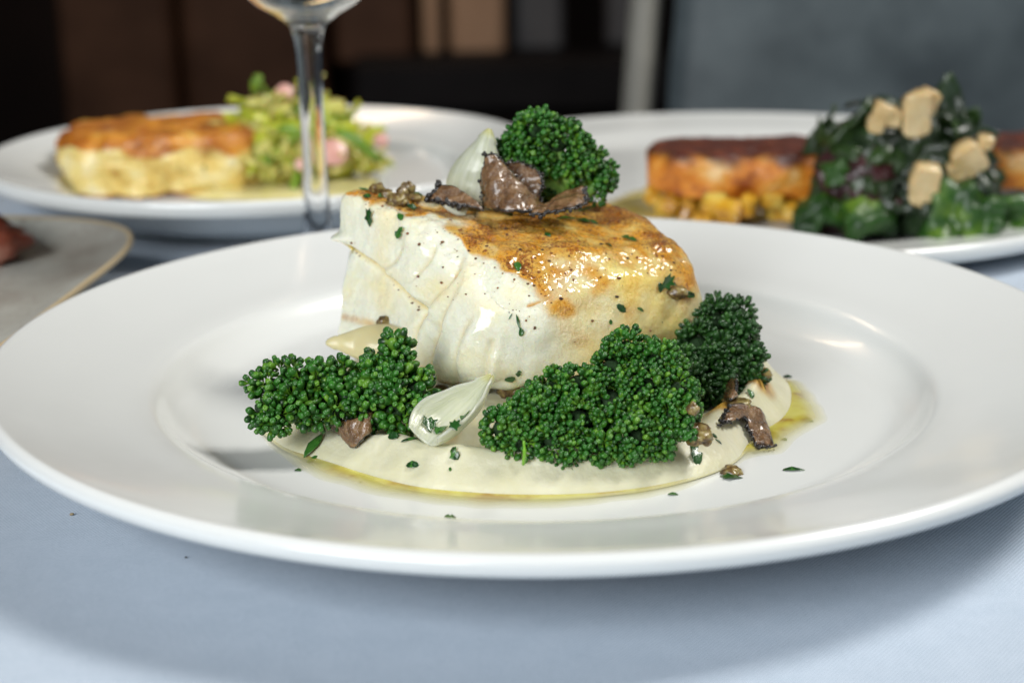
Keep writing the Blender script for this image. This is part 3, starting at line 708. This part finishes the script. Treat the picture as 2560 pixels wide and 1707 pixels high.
# ------------------------------------------------------------------ caper bits
caper = mat('caper', rough=.32, Transmission_Weight=.12, IOR=1.4, Subsurface_Weight=.35, Subsurface_Radius=(1., .7, .3), Subsurface_Scale=.0015, Coat_Weight=.3, Coat_Roughness=.1); n = N(caper)
n.base(n.ramp(n.noise(520, 4, .6), (.34, (.045, .025, .012)), (.46, (.16, .10, .035)), (.58, (.27, .21, .07)), (.70, (.46, .38, .20))))
n.set(Normal=n.bump(n.noise(700, 3), .5, .0006))
for vx, vy, rx, rz_, lab in ((868, 432, 15, 13, 'plump olive caper nearest the left corner of the fish'), (890, 446, 14, 11, 'olive caper second from the left corner of the fish'),
                            (912, 458, 20, 13, 'largest yellowish caper with oil on it at the front of the caper heap'), (938, 432, 13, 18, 'tall pointed caper at the back of the heap on the fish'),
                            (952, 456, 14, 11, 'brown translucent caper at the right end of the heap'), (925, 440, 12, 10, 'small brown caper in the middle of the heap on the fish'),
                            (1552, 668, 22, 13, 'pale soft caper on the right shoulder of the fish beside a parsley leaf'), (1602, 1008, 28, 20, 'ragged brown caper at the lower right of the front broccoli'),
                            (1680, 1080, 20, 10, 'caper in the oil on the plate in front of the puree'), (882, 742, 17, 18, 'speckled brown caper where the fish meets the left broccoli'),
                            (1168, 888, 24, 26, 'dark brown caper lump at the fish base beside the front onion petal'), (1012, 898, 18, 14, 'brown caper right of the left broccoli under the fish'),
                            (1752, 858, 18, 13, 'brown caper at the far right foot of the dark broccoli'), (1690, 925, 26, 9, 'orange-brown caper scrap on the puree by the mushroom stub'),
                            (1592, 945, 12, 13, 'whitish caper scrap stuck to the right side of the front broccoli')):
    p, nn = hit(vx, vy + rz_ * .6)
    if lab.startswith('whitish'): p = Vector(ony(vx, vy, -.066))
    if lab.startswith('ragged'): p = Vector(ony(vx, vy, -.062))
    s = .000124 * ((p - Vector(CAM)).length / .38)
    vs = [blob((0, 0, 0), (rx * s, rx * s * .9, rz_ * s), .36, 2.2, vx * .01, 16, 20)]
    if rx > 19: vs.append(blob((rx * s * .55, -rx * s * .3, -rz_ * s * .2), (rx * s * .5, rx * s * .5, rz_ * s * .6), .4, 2.6, vx * .02, 12, 14)); vs.append(blob((-rx * s * .5, -rx * s * .2, rz_ * s * .1), (rx * s * .45, rx * s * .5, rz_ * s * .5), .4, 2.6, vx * .03, 12, 14))
    V, F = join(vs); o = obj('caper', V, F, caper); o.location = Vector(p) + Vector((0, 0, rz_ * s * .35)); tag(o, lab, 'caper', 'caper bits in the butter sauce')

# ------------------------------------------------------------------ parsley flakes
par = mat('parsley', rough=.28, Coat_Weight=.4, Coat_Roughness=.1); n = N(par)
n.base(n.ramp(n.math('FRACT', n.math('ADD', n.noise(500, 3), n.new('ShaderNodeObjectInfo').outputs['Random'])), (0., (.008, .040, .008)), (.6, (.018, .085, .012)), (1., (.045, .15, .02))))
n.set(Normal=n.bump(n.noise(900, 3), .5, .0006))
def leaf_outline(kind, rg):
    if kind == 'long': o = [(0, -1), (.18, -.5), (.26, .1), (.16, .7), (0, 1), (-.16, .6), (-.22, 0), (-.14, -.6)]
    elif kind == 'lobed': o = [(0, -1), (.25, -.55), (.75, -.45), (.6, 0), (.95, .45), (.45, .5), (.3, 1), (-.1, .6), (-.55, .85), (-.6, .3), (-.95, .0), (-.5, -.3), (-.3, -.7)]
    elif kind == 'two': o = [(-.1, -1), (.5, -.7), (.75, -.1), (.35, .1), (.8, .5), (.5, 1), (-.1, .8), (-.35, .2), (-.75, .0), (-.6, -.6)]
    else: o = [(0, -1), (.5, -.6), (.65, .1), (.35, .75), (-.1, 1), (-.5, .6), (-.6, -.1), (-.4, -.7)]
    return np.array(o, float) * rg.uniform(.85, 1.12, (len(o), 2))
def flake(vx, vy, size, rot, kind, lab, asp=1., tilt=0., tree=None, pt=None):
    p, nn = hit(vx, vy, tree) if pt is None else (Vector(pt), Vector((0, -.5, .8)))
    if p is None: return
    rg = np.random.default_rng(int(vx * 13 + vy)); o2 = leaf_outline(kind, rg)
    s = .000120 * ((p - Vector(CAM)).length / .38) * size
    # a leaf of three rings around its midrib, curled
    nb = len(o2); o2[:, 0] *= asp
    P = [np.zeros((1, 2))] + [o2 * k for k in (.4, .75, 1.)]
    P = np.vstack(P) * s
    curl = rg.uniform(.15, .6); z = curl * P[:, 0] ** 2 / s - .22 * P[:, 1] ** 2 / s * rg.uniform(-.3, 1) + .10 * s * np.array([mn.noise(Vector((q[0] / s * 1.7, q[1] / s * 1.7, vx))) for q in P])
    top = np.c_[P, z + .16 * s]; th = .00014; m_ = len(top)
    V = np.vstack([top, top - np.array([0, 0, th])])
    F = []
    for j in range(nb):
        k = (j + 1) % nb; F.append([0, 1 + j, 1 + k])
        for r_ in range(2): F.append([1 + r_ * nb + j, 1 + (r_ + 1) * nb + j, 1 + (r_ + 1) * nb + k, 1 + r_ * nb + k])
    F += [[i + m_ for i in f[::-1]] for f in F]
    e = 1 + 2 * nb
    for j in range(nb): k = (j + 1) % nb; F.append([e + k, e + j, e + j + m_, e + k + m_])
    zax = nn.normalized(); vd = (p - Vector(CAM)).normalized()
    rgt = Vector((1, 0, 0)); up = zax.cross(rgt).normalized(); rgt = up.cross(zax).normalized()
    M = Matrix((rgt, up, zax)).transposed().to_4x4() @ Matrix.Rotation(R(rot), 4, 'Z') @ Matrix.Rotation(R(tilt), 4, 'X')
    o = obj('parsley_flake', V, F, par); o.matrix_world = Matrix.Translation(p + zax * .0001) @ M
    tag(o, lab, 'parsley', 'chopped parsley flakes'); return o
for a_ in (
    (850, 500, 21, 8, 'lobed', 'ragged oval parsley leaf stuck near the left edge of the pale cut face', .62),
    (920, 500, 11, 20, 'leaf', 'small parsley flake on the cut face just below the curled flake'),
    (918, 535, 14, -20, 'two', 'two-lobed parsley flake, lowest on the cut face of the fish'),
    (836, 434, 15, 60, 'long', 'dark parsley flake at the very top left corner of the fish', 1.3),
    (843, 452, 10, -60, 'leaf', 'tiny parsley flake below the dark flake at the top left corner'),
    (940, 476, 20, 70, 'two', 'curled parsley flake at the brown edge above the cut face', .7),
    (880, 452, 13, -50, 'leaf', 'parsley flake at the foot of the left capers'),
    (958, 437, 12, 80, 'leaf', 'parsley flake on the right end of the caper heap'),
    (1000, 465, 19, 30, 'lobed', 'dark parsley leaf under the black-rimmed mushroom'),
    (1125, 472, 18, 5, 'long', 'bright parsley strip between the onion petal and upright mushroom', 1.5),
    (1092, 490, 10, -60, 'long', 'thin parsley flake at the brown edge below the onion petal'),
    (1165, 491, 14, 65, 'leaf', 'parsley flake on the crust below the upright mushroom', .8),
    (1188, 613, 18, 10, 'long', 'parsley flake where brown crust meets the pale cut face', 1.7),
    (1190, 740, 15, 12, 'long', 'thin bright parsley stalk hanging on the front corner of the fish', .9),
    (1197, 763, 9, 0, 'leaf', 'tiny dark flake just under the thin bright parsley stalk'),
    (1172, 728, 8, -30, 'long', 'tiny parsley sliver left of the thin bright stalk'),
    (1444, 551, 20, 55, 'two', 'two-lobed parsley leaf in the middle of the seared top', .7),
    (1397, 563, 15, 25, 'long', 'narrow parsley flake left of the two-lobed leaf on the seared top', 1.2),
    (1363, 512, 12, 50, 'leaf', 'oval grey-green parsley flake on the upper right crust'),
    (1300, 506, 24, 85, 'long', 'long oily dark parsley flake on the crust below the mushrooms', 1.4),
    (1340, 509, 13, 70, 'leaf', 'dark parsley flake right of the long oily one on the crust'),
    (1346, 483, 22, 92, 'long', 'thin green parsley strip near the back edge of the crust', .8),
    (1258, 540, 9, 40, 'leaf', 'tiny parsley flake in the centre left of the brown crust'),
    (1530, 648, 22, -50, 'lobed', 'largest parsley leaf on the right shoulder of the fish', .8),
    (1580, 676, 17, 70, 'leaf', 'parsley flake right of the pale caper on the fish shoulder', .6),
    (1515, 660, 11, 10, 'leaf', 'parsley scrap below the largest leaf on the shoulder'),
    (1426, 708, 14, 50, 'leaf', 'dark parsley flake low on the front side of the fish', .8),
    (1470, 711, 11, 60, 'long', 'thin parsley flake right of the dark one low on the fish', 1.2),
    (1402, 740, 6, 0, 'leaf', 'speck of parsley on the plain front side of the fish'),
    (1190, 856, 8, 0, 'two', 'small square parsley flake above the dark caper lump'),
    (1172, 868, 12, -60, 'leaf', 'parsley flake on top of the dark caper lump'),
    (722, 1027, 32, -38, 'long', 'largest flat parsley leaf lying on the left end of the puree', 1.7),
    (716, 1056, 17, -70, 'long', 'narrow parsley flake just below the largest leaf on the puree', 1.3),
    (684, 1081, 8, 70, 'leaf', 'small parsley flake on the plate beyond the left end of the puree'),
    (1044, 1044, 15, 40, 'two', 'lobed parsley flake on the puree below the front onion petal'),
    (948, 1068, 15, 80, 'leaf', 'single oval parsley flake on the front of the puree', .8),
    (1034, 1078, 5, 0, 'leaf', 'speck of parsley on the front of the puree'),
    (1033, 1189, 13, 70, 'two', 'lone parsley flake on the bare plate in front of everything'),
    (828, 1107, 6, 0, 'long', 'speck of parsley in the oil at the front left'),
    (1545, 1136, 10, 80, 'leaf', 'small parsley flake on the plate right of the oil streak'),
    (1680, 1098, 22, 85, 'lobed', 'ragged parsley leaf against the caper on the plate', .8),
    (1822, 1081, 24, 88, 'long', 'long parsley flake alone on the plate at right', 1.),
    (1846, 966, 20, 75, 'two', 'parsley flake at the right tip of the oil', .8),
    (1776, 1000, 27, 25, 'long', 'upright parsley blade beside the draped mushroom curl', 1.),
    (1800, 1010, 8, 40, 'leaf', 'tiny parsley flake right of the upright blade'),
    (1828, 943, 9, 70, 'leaf', 'small dark flake on the oil right of the puree'),
    (1722, 905, 12, 30, 'leaf', 'parsley flake standing on the back right of the puree'),
    (1690, 917, 20, 80, 'long', 'flat dark parsley leaf beside the mushroom stub', 1.3),
    (1640, 1001, 7, 70, 'leaf', 'speck of parsley on the puree left of the draped mushroom'),
    (1650, 1014, 8, 60, 'long', 'green speck on the puree just under the draped mushroom'),
    (1595, 1043, 26, 20, 'two', 'glossy parsley leaf hanging off the broccoli onto the puree', .7),
    (1808, 866, 9, 85, 'leaf', 'parsley flake at the far right back of the puree'),
    (905, 1002, 14, 80, 'leaf', 'parsley flake under the left broccoli by the mushroom piece'),
    (940, 1010, 17, -75, 'long', 'yellow-green parsley flake on the puree left of the onion petal', 1.),
    (870, 972, 15, 10, 'leaf', 'dark parsley flake behind the ragged mushroom piece'),
    (893, 765, 13, 15, 'leaf', 'parsley flake hanging below the speckled caper')):
    flake(*a_)
petal_tree = None
dep = bpy.context.evaluated_depsgraph_get(); dep.update()
on2 = bpy.data.objects['onion_petal.001']; petal_tree = BVHTree.FromPolygons([tuple(q.co) for q in on2.data.vertices], [tuple(q.vertices) for q in on2.data.polygons])
for a_ in ((985, 975, 19, 10, 'lobed', 'crumpled parsley leaf at the left inside the front onion petal'), (1012, 988, 16, -30, 'two', 'parsley flake second from the left inside the front onion petal'),
           (1045, 978, 15, 20, 'lobed', 'parsley flake in the middle of the front onion petal'), (1070, 957, 14, -30, 'two', 'parsley flake nearest the tip inside the front onion petal')):
    flake(*a_, tree=petal_tree)
sprig = mat('sprig', (.16, .40, .02), .3)
V, F = tube(spline([ony(1203, 1012, -.0815), ony(1205, 1040, -.0818), ony(1202, 1066, -.0800)], 12), [.0003] * 4 + [.00045] * 8, 6)
tag(obj('broccoli_stalk', V, F, sprig), 'thin bright yellow-green stalk hanging in front of the front broccoli', 'stalk')

for vx, vy, sz, cm, lab in ((165, 1180, .00045, 'tan', 'tiny tan crumb on the tablecloth left of the front plate'), (427, 1279, .00026, 'dark', 'tiny dark crumb on the tablecloth below the front plate rim')):
    V, F = blob((0, 0, 0), (sz * 1.3, sz, sz * .7), .4, 3, vx, 7, 8); p = onz(vx, vy, .0004)
    o = obj('crumb', V, F, noisy('crumb_' + cm, ((.3, (.20, .15, .08) if cm == 'tan' else (.02, .02, .02)), (.7, (.32, .25, .14) if cm == 'tan' else (.06, .05, .05))), 900, .8)); o.location = p; tag(o, lab, 'crumb', 'crumbs on the tablecloth')

# ------------------------------------------------------------------ wine glass
glass = mat('glass', (1, 1, 1), .0, Transmission_Weight=1., IOR=1.5)
wine = mat('wine', (.98, .95, .72), .0, Transmission_Weight=1., IOR=1.34)
gx_, gy_ = -.0804, .157
g0 = empty('wine_glass', (gx_, gy_, 0)); tag(g0, 'clear wine glass standing between the plates, only stem and bowl base in view', 'wine glass')
V, F = lathe([(.0001, .0030), (.012, .0030), (.024, .0022), (.031, .0012), (.0322, .0006), (.0315, .0002), (.02, .0002), (.0001, .0002)], 64, flip=False); obj('foot', V, F, glass, g0)
pr_ = spline([(.0085, .0032), (.0066, .010), (.0054, .022), (.0046, .040), (.0043, .065), (.0046, .085), (.0055, .0935), (.0070, .0975)], 40)
V, F = lathe([(.0001, .0032)] + [tuple(q) for q in pr_] + [(.0001, .0975)], 48); obj('stem', V, F, glass, g0)
outer = spline([(.0070, .0976), (.0120, .1012), (.0200, .1062), (.0300, .1180), (.0385, .1380), (.0410, .1600), (.0370, .1900), (.0330, .2100)], 40)
inner = [(max(.0001, q[0] - .0011), q[1] + .0012) for q in outer]; inner[0] = (.0001, .1002); inner[1] = (.003, .1002)
V, F = lathe([(.0001, .0976)] + [tuple(q) for q in outer] + inner[::-1], 72); obj('bowl', V, F, glass, g0)
wi = [(max(.0001, q[0] - .0013), q[1] + .0016) for q in outer if q[1] < .145]; wi[0] = (.0001, .1006)
V, F = lathe(wi + [(.0001, wi[-1][1])], 72); obj('wine', V, F, wine, g0)

# ------------------------------------------------------------------ left dish: crab cake and salad
cakem = mat('crab_cake', rough=.45, Subsurface_Weight=.15, Subsurface_Scale=.003, Coat_Weight=.15); n = N(cakem)
side = n.ramp(n.noise(75, 4, .6), (.30, (.40, .22, .035)), (.44, (.64, .46, .12)), (.56, (.72, .58, .22)), (.70, (.74, .67, .42)))
side = n.mix(n.step(n.noise(160, 2, .5), .66, .72), side, (.12, .13, .03))
topc_ = n.ramp(n.noise(60, 4, .6), (.34, (.18, .042, .005)), (.48, (.42, .135, .010)), (.60, (.60, .26, .028)), (.72, (.70, .46, .12)))
n.base(n.mix(n.step(n.attr('crust'), .3, .7), side, topc_)); n.set(Normal=n.bump(n.noise(140, 4), .8, .003))
th = np.linspace(0, 2 * np.pi, 110, endpoint=False); prof = spline([(.0, 1.0), (.55, 1.0), (.88, .99), (.97, .90), (1.0, .7), (1.03, .4), (.99, .1), (.92, .0), (.5, .0), (0, 0)], 46)
V = []
cxy = np.array([-.1695, .318]); 
for rr_, hh in prof:
    for a_ in th:
        ex = 3.2; rad = (abs(math.cos(a_)) ** ex + abs(math.sin(a_)) ** ex) ** (-1 / ex)
        x, y = rr_ * rad * math.cos(a_) * .0465, rr_ * rad * math.sin(a_) * .036
        c_, s_ = math.cos(.12), math.sin(.12); V.append((cxy[0] + c_ * x - s_ * y, cxy[1] + s_ * x + c_ * y, .0095 + hh * .0275))
V = np.array(V); d_ = nz(V, 85, 3, 3); cen = V - np.array([*cxy, .022]); nn_ = unit(cen * np.array([1, 1.3, 1.6]))
hgt = np.repeat(prof[:, 1], 110); V += nn_ * (.0030 * d_ + .0010 * nz(V, 230, 6))[:, None]
ck = obj('crab_cake', V, quads(len(prof), 110, False, True).tolist(), cakem, attrs={'crust': ss(hgt + .26 * nz(V, 55, 9), .62, .84) + ss(.08 - hgt + .03 * nz(V, 70, 2), 0, .05) * .8})
tag(ck, 'thick crab cake with browned orange top and chunky pale yellow sides', 'crab cake')

salad = empty('salad', (-.1105, .318, .010)); tag(salad, 'mound of shredded yellow-green lettuce dressed and piled beside the crab cake', 'salad')
lets = [noisy('lettuce_%d' % i, ((.3, a_), (.7, b_)), 60, .35, Subsurface_Weight=.2, Subsurface_Scale=.002) for i, (a_, b_) in enumerate((((.30, .36, .02), (.52, .54, .06)), ((.48, .46, .09), (.70, .64, .24)), ((.08, .18, .012), (.20, .32, .03))))]
radish = noisy('radish', ((.3, (.55, .24, .20)), (.7, (.66, .42, .36))), 60, .3)
rg = np.random.default_rng(12)
for k in range(260):
    a_ = rg.uniform(0, 2 * np.pi); q = math.sqrt(rg.random()); hmax = .042 * (1 - .75 * q ** 1.8)
    c = np.array([.037 * q * math.cos(a_), .024 * q * math.sin(a_), hmax * rg.uniform(.25, 1.) ** .6])
    d = unit(rg.normal(size=3) * np.array([1, .8, .35])); Ln = rg.uniform(.006, .015)
    b = unit(np.cross(d, rg.normal(size=3))); pth = spline([c - d * Ln + b * rg.normal() * .005, c, c + d * Ln + b * rg.normal() * .006], 9)
    pth[:, 2] = np.maximum(pth[:, 2], .001)
    wd = rg.uniform(.0014, .0036); sdv = unit(np.cross(d, b) + rg.normal(0, .3, 3))
    P = pth[:, None] + np.linspace(-1, 1, 4)[None, :, None] * sdv * wd + (np.array([0, 1, -1, 0.5]) * .0006)[None, :, None] * b
    V, F, _ = shell(P, .0006); obj('lettuce_strip', V, F, lets[rg.choice([0, 0, 1, 1, 1, 1, 2])], salad)
V, F = blob((0, 0, .012), (.033, .021, .024), .3, 3, 5, 16, 20); obj('inner_lettuce', V, F, lets[0], salad)
for vx, vy, y, rr_ in ((765, 350, .290, .0066), (655, 212, .312, .0042), (875, 322, .305, .0036), (692, 378, .284, .0030)):
    p = ony(vx, vy, y) - np.array([-.1105, .318, .010]); V, F = lathe([(.0001, .0006), (rr_ * .9, .0006), (rr_, 0), (rr_ * .9, -.0006), (.0001, -.0006)], 20, flip=False)
    M3 = np.array((Vector((.2, -.8, .5)).to_track_quat('Z', 'Y').to_matrix())); obj('radish_slice', V @ M3.T + p, F, radish, salad)
gm = lets[2]
for vx0, vy0, vx1, vy1, y in ((770, 300, 870, 370, .285), (585, 215, 600, 180, .32), (700, 320, 640, 300, .28)):
    a0, a1 = ony(vx0, vy0, y) - np.array([-.1105, .318, .010]), ony(vx1, vy1, y) - np.array([-.1105, .318, .010])
    V, F = tube(spline([a0, (a0 + a1) / 2 + np.array([0, -.003, .003]), a1], 8), [.0012, .0022, .0025, .0025, .0025, .0022, .002, .001], 8); obj('scallion_piece', V, F, gm, salad)
sauce_m = noisy('yellow_sauce', ((.3, (.62, .55, .20)), (.7, (.75, .68, .38))), 120, .25, Coat_Weight=.3)
def puddle(name, loc, rx, ry, h, m, label, seed):
    th = np.linspace(0, 2 * np.pi, 60, endpoint=False); P = np.empty((12, 60, 3))
    for i, k in enumerate(np.linspace(0, 1, 12)):
        w_ = np.array([1 + .22 * mn.noise(Vector((math.cos(t_) * 1.6, math.sin(t_) * 1.6, seed))) for t_ in th])
        P[i] = np.c_[rx * k * w_ * np.cos(th), ry * k * w_ * np.sin(th), np.full(60, h * (1 - k ** 4) ** .5)]
    o = obj(name, P.reshape(-1, 3), quads(12, 60, False, True), m); o.location = loc; tag(o, label, 'sauce'); return o
puddle('sauce', (-.112, .300, .0096), .055, .030, .0022, sauce_m, 'pale yellow remoulade sauce under the crab cake and salad', 4.)

# ------------------------------------------------------------------ right dish
puddle('sauce', (.072, .262, .0060), .040, .036, .0025, noisy('butter_sauce', ((.3, (.55, .42, .08)), (.7, (.70, .60, .26))), 100, .2, Coat_Weight=.4), 'yellow butter sauce spreading left of the seared cutlet', 2.)
def slab(center, sx, sy, h, rot, m, name, label, cat, grp, seed, amp=.0026, parent=None):
    th = np.linspace(0, 2 * np.pi, 96, endpoint=False)
    prof = spline([(0., 1.), (.6, 1.0), (.88, .97), (.98, .82), (1.0, .5), (.97, .15), (.88, 0), (.4, 0), (0, 0)], 36); V = []
    for rr_, hh in prof:
        for a_ in th:
            ex = 2.7; rad = (abs(math.cos(a_)) ** ex + abs(math.sin(a_)) ** ex) ** (-1 / ex)
            x, y = rr_ * rad * math.cos(a_) * sx, rr_ * rad * math.sin(a_) * sy
            V.append((math.cos(rot) * x - math.sin(rot) * y, math.sin(rot) * x + math.cos(rot) * y, hh * h))
    V = np.array(V); hg = np.repeat(prof[:, 1], 96)
    V += unit(V - np.array([0, 0, h / 2])) * (amp * nz(V + np.array(center), 90, seed, 3))[:, None]
    o = obj(name, V, quads(len(prof), 96, False, True).tolist(), m, attrs={'crust': ss(hg + .22 * nz(V, 90, seed + 3), .60, .95)}); o.location = center
    tag(o, label, cat, grp); return o
sear = mat('seared_meat', rough=.5, Coat_Weight=.08, Subsurface_Weight=.12, Subsurface_Scale=.003); n = N(sear)
s1 = n.ramp(n.noise(70, 4, .6), (.34, (.26, .055, .004)), (.48, (.58, .19, .010)), (.58, (.68, .31, .045)), (.68, (.74, .48, .20)))
s2 = n.ramp(n.noise(150, 4, .6), (.3, (.035, .008, .005)), (.55, (.09, .018, .008)), (.8, (.24, .06, .014)))
n.base(n.mix(n.attr('crust'), s1, s2)); n.set(Normal=n.bump(n.noise(200, 4), .8, .002))
slab((.096, .246, .0170), .046, .026, .0190, -.10, sear, 'seared_cutlet', 'seared cutlet with dark red-brown crust on yellow relish', 'cutlet', 'seared cutlets', 2)
slab((.226, .262, .0150), .034, .026, .0185, -.2, sear, 'seared_cutlet', 'second seared cutlet, mostly cut off behind the greens at far right', 'cutlet', 'seared cutlets', 6)
relish = empty('relish', (.095, .243, .0055)); tag(relish, 'yellow diced vegetable relish under the seared cutlet', 'relish')
rm = noisy('yellow_dice', ((.34, (.34, .13, .01)), (.5, (.60, .32, .02)), (.66, (.58, .44, .09))), 90, .3, Coat_Weight=.4)
rg = np.random.default_rng(5)
for k in range(80):
    a_ = rg.uniform(0, 2 * np.pi); q = math.sqrt(rg.random()); s = rg.uniform(.0030, .0058)
    V, F = rbox(-s, s, -s * .8, s * .8, -s * .8, s * .8, s * .3); M3 = np.array(Vector(rg.normal(size=3)).to_track_quat('Z', 'Y').to_matrix())
    obj('dice', V @ M3.T + np.array([.044 * q * math.cos(a_), .026 * q * math.sin(a_), rg.uniform(.002, .012)]), F, rm, relish, smooth=False)

G0 = np.array([.151, .215, .0055])
greens = empty('greens', G0); tag(greens, 'tall mound of wilted dark greens with tan turnip pieces on the right plate', 'greens')
gms = [noisy('wilted_%d' % i, ((.3, a_), (.7, b_)), 90, .4, bump=.5, Coat_Weight=.12) for i, (a_, b_) in enumerate((((.006, .014, .006), (.020, .045, .012)), ((.012, .030, .006), (.035, .075, .015)), ((.020, .006, .008), (.070, .020, .022))))]
freshm = noisy('fresh_leaf', ((.32, (.006, .030, .004)), (.54, (.020, .075, .007)), (.70, (.13, .23, .02))), 60, .45, bump=.4, Coat_Weight=.08)
def crumple(c, facing, w_, h_, m, rg, parent, name='leaf', ruf=.3):
    f = unit(facing); x = unit(np.cross(f, rg.normal(size=3))); y = np.cross(f, x)
    g_ = np.linspace(-1, 1, 12); P = np.empty((12, 12, 3)); o_ = rg.uniform(0, 50)
    for i, a_ in enumerate(g_):
        for j, b_ in enumerate(g_):
            k = 1 - .25 * (a_ * a_ + b_ * b_) ** .5 * (.5 + .5 * math.sin(3 * math.atan2(b_, a_) + o_))
            z = ruf * mn.noise(Vector((a_ * 1.3, b_ * 1.3, o_))) + .5 * ruf * mn.noise(Vector((a_ * 3, b_ * 3, o_))) - .45 * (a_ * a_ + b_ * b_)
            P[i, j] = c + x * w_ * a_ * k + y * h_ * b_ * k + f * z * w_
    P[..., 2] = np.maximum(P[..., 2], .001)
    V, F, _ = shell(P, .0007); return obj(name, V, F, m, parent)
rg = np.random.default_rng(9)
for k in range(95):
    a_ = rg.uniform(0, 2 * np.pi); h = rg.random() ** .9; rad = .038 * math.sqrt(max(0, 1 - (h * .98) ** 2.4)) * rg.uniform(.75, 1.02)
    c = np.array([rad * math.cos(a_), rad * .72 * math.sin(a_), .003 + .043 * h])
    crumple(c, c * np.array([1, 1, .7]) + np.array([0, 0, -.01]) + rg.normal(0, .012, 3), rg.uniform(.009, .016), rg.uniform(.009, .015), gms[rg.choice([0, 0, 0, 1, 1, 2])], rg, greens, ruf=.8)
V, F = blob((0, 0, .024), (.030, .02, .029), .2, 3, 3, 16, 20); obj('inner_leaves', V, F, gms[0], greens)
turn = noisy('turnip', ((.3, (.48, .32, .12)), (.7, (.66, .52, .29))), 90, .35, Coat_Weight=.3, Subsurface_Weight=.2, Subsurface_Scale=.003)
for vx, vy, y, a_, b_, t_, tl_ in ((2104, 262, .186, .0062, .0100, .0040, -.10), (2132, 228, .188, .0042, .0046, .0036, .4), (2038, 262, .187, .0064, .0042, .0035, .3), (2010, 282, .187, .0036, .0034, .003, .1), (2222, 366, .190, .0070, .0070, .0042, -.55), (2196, 392, .189, .0040, .0038, .0035, -.2), (2122, 424, .181, .0058, .0082, .0036, .12), (2262, 326, .194, .0034, .0028, .003, .2)):
    a_, b_, t_ = a_ * .86, b_ * .88, t_ * .9; c = ony(vx, vy, y) - G0; V, F = shell(np.stack(np.meshgrid(np.linspace(-a_, a_, 12), np.linspace(-b_, b_, 14), indexing='ij'), -1) @ np.array([[1., 0, 0], [0, 0, 1.]]), t_ * 2)[:2]
    V = np.array(V); q_ = 1 - .12 * (np.abs(V[:, 0] / a_) ** 4) * (np.abs(V[:, 2] / b_) ** 4); V[:, [0, 2]] *= q_[:, None]
    V += (.0016 * nz(V + c, 110, vx, 3))[:, None] * unit(V)
    M3 = np.array(Matrix.Rotation(tl_, 3, 'Y') @ Matrix.Rotation(.25, 3, 'X')); obj('turnip_piece', V @ M3.T + c, F, turn, greens)
for vx, vy, y, w_, h_, lab in ((2200, 470, .176, .0165, .0125, 'bright'), (2255, 490, .172, .010, .011, ''), (1900, 470, .190, .011, .008, ''), (1860, 495, .188, .012, .007, ''), (1985, 490, .180, .011, .009, ''), (1925, 390, .195, .006, .006, ''), (2320, 480, .185, .010, .012, '')):
    c = ony(vx, vy, y) - G0; crumple(c, np.array([rg.normal() * .2, -.8, .6]), w_, h_, freshm, rg, greens, 'fresh_leaf', .7)

# ------------------------------------------------------------------ speckled side plate at far left
stonew = mat('speckled_stoneware', rough=.5); n = N(stonew)
sc_ = n.mix(n.step(n.noise(300, 3, .7), .58, .70), n.ramp(n.noise(25, 4), (.3, (.22, .20, .17)), (.7, (.42, .43, .39))), (.20, .17, .14))
n.base(n.mix(n.step(n.attr('rimv'), .3, .8), sc_, (.45, .36, .22)))
t0 = empty('stoneware_plate', (-.275, .075, 0)); tag(t0, 'speckled grey square stoneware plate with tan rim at the left edge', 'plate')
th = np.linspace(0, 2 * np.pi, 128, endpoint=False); V = []; rimv = []
for k, z in [(0, .012), (.5, .012), (.85, .013), (.94, .0165), (.975, .0205), (.992, .0222), (1.0, .0216), (.998, .0200), (.96, .0160), (.85, .008), (.7, .003), (.0, .003)]:
    for a_ in th:
        ex = 5.; rad = (abs(math.cos(a_)) ** ex + abs(math.sin(a_)) ** ex) ** (-1 / ex)
        x, y = .125 * k * rad * math.cos(a_), .122 * k * rad * math.sin(a_); c_, s_ = math.cos(-.09), math.sin(-.09)
        V.append((c_ * x - s_ * y, s_ * x + c_ * y, z)); rimv.append(1. if .98 < k < 1.0 or z > .0212 else 0.)
obj('dish', V, quads(12, 128, False, True, flip=True).tolist(), stonew, t0, attrs={'rimv': rimv})
redm = noisy('red_meat', ((.3, (.10, .018, .010)), (.6, (.26, .06, .03)), (.8, (.55, .32, .24))), 60, .35, bump=.4, Coat_Weight=.4)
p = onz(0, 600, .014); 
V, F = blob((0, 0, .008), (.030, .016, .015), .35, 2.4, 4, 24, 30); o = obj('meat_slice', V, F, redm); o.location = (p[0] - .0225, p[1] + .006, .0125); tag(o, 'reddish brown piece of meat on the speckled stoneware plate at the left edge', 'meat')
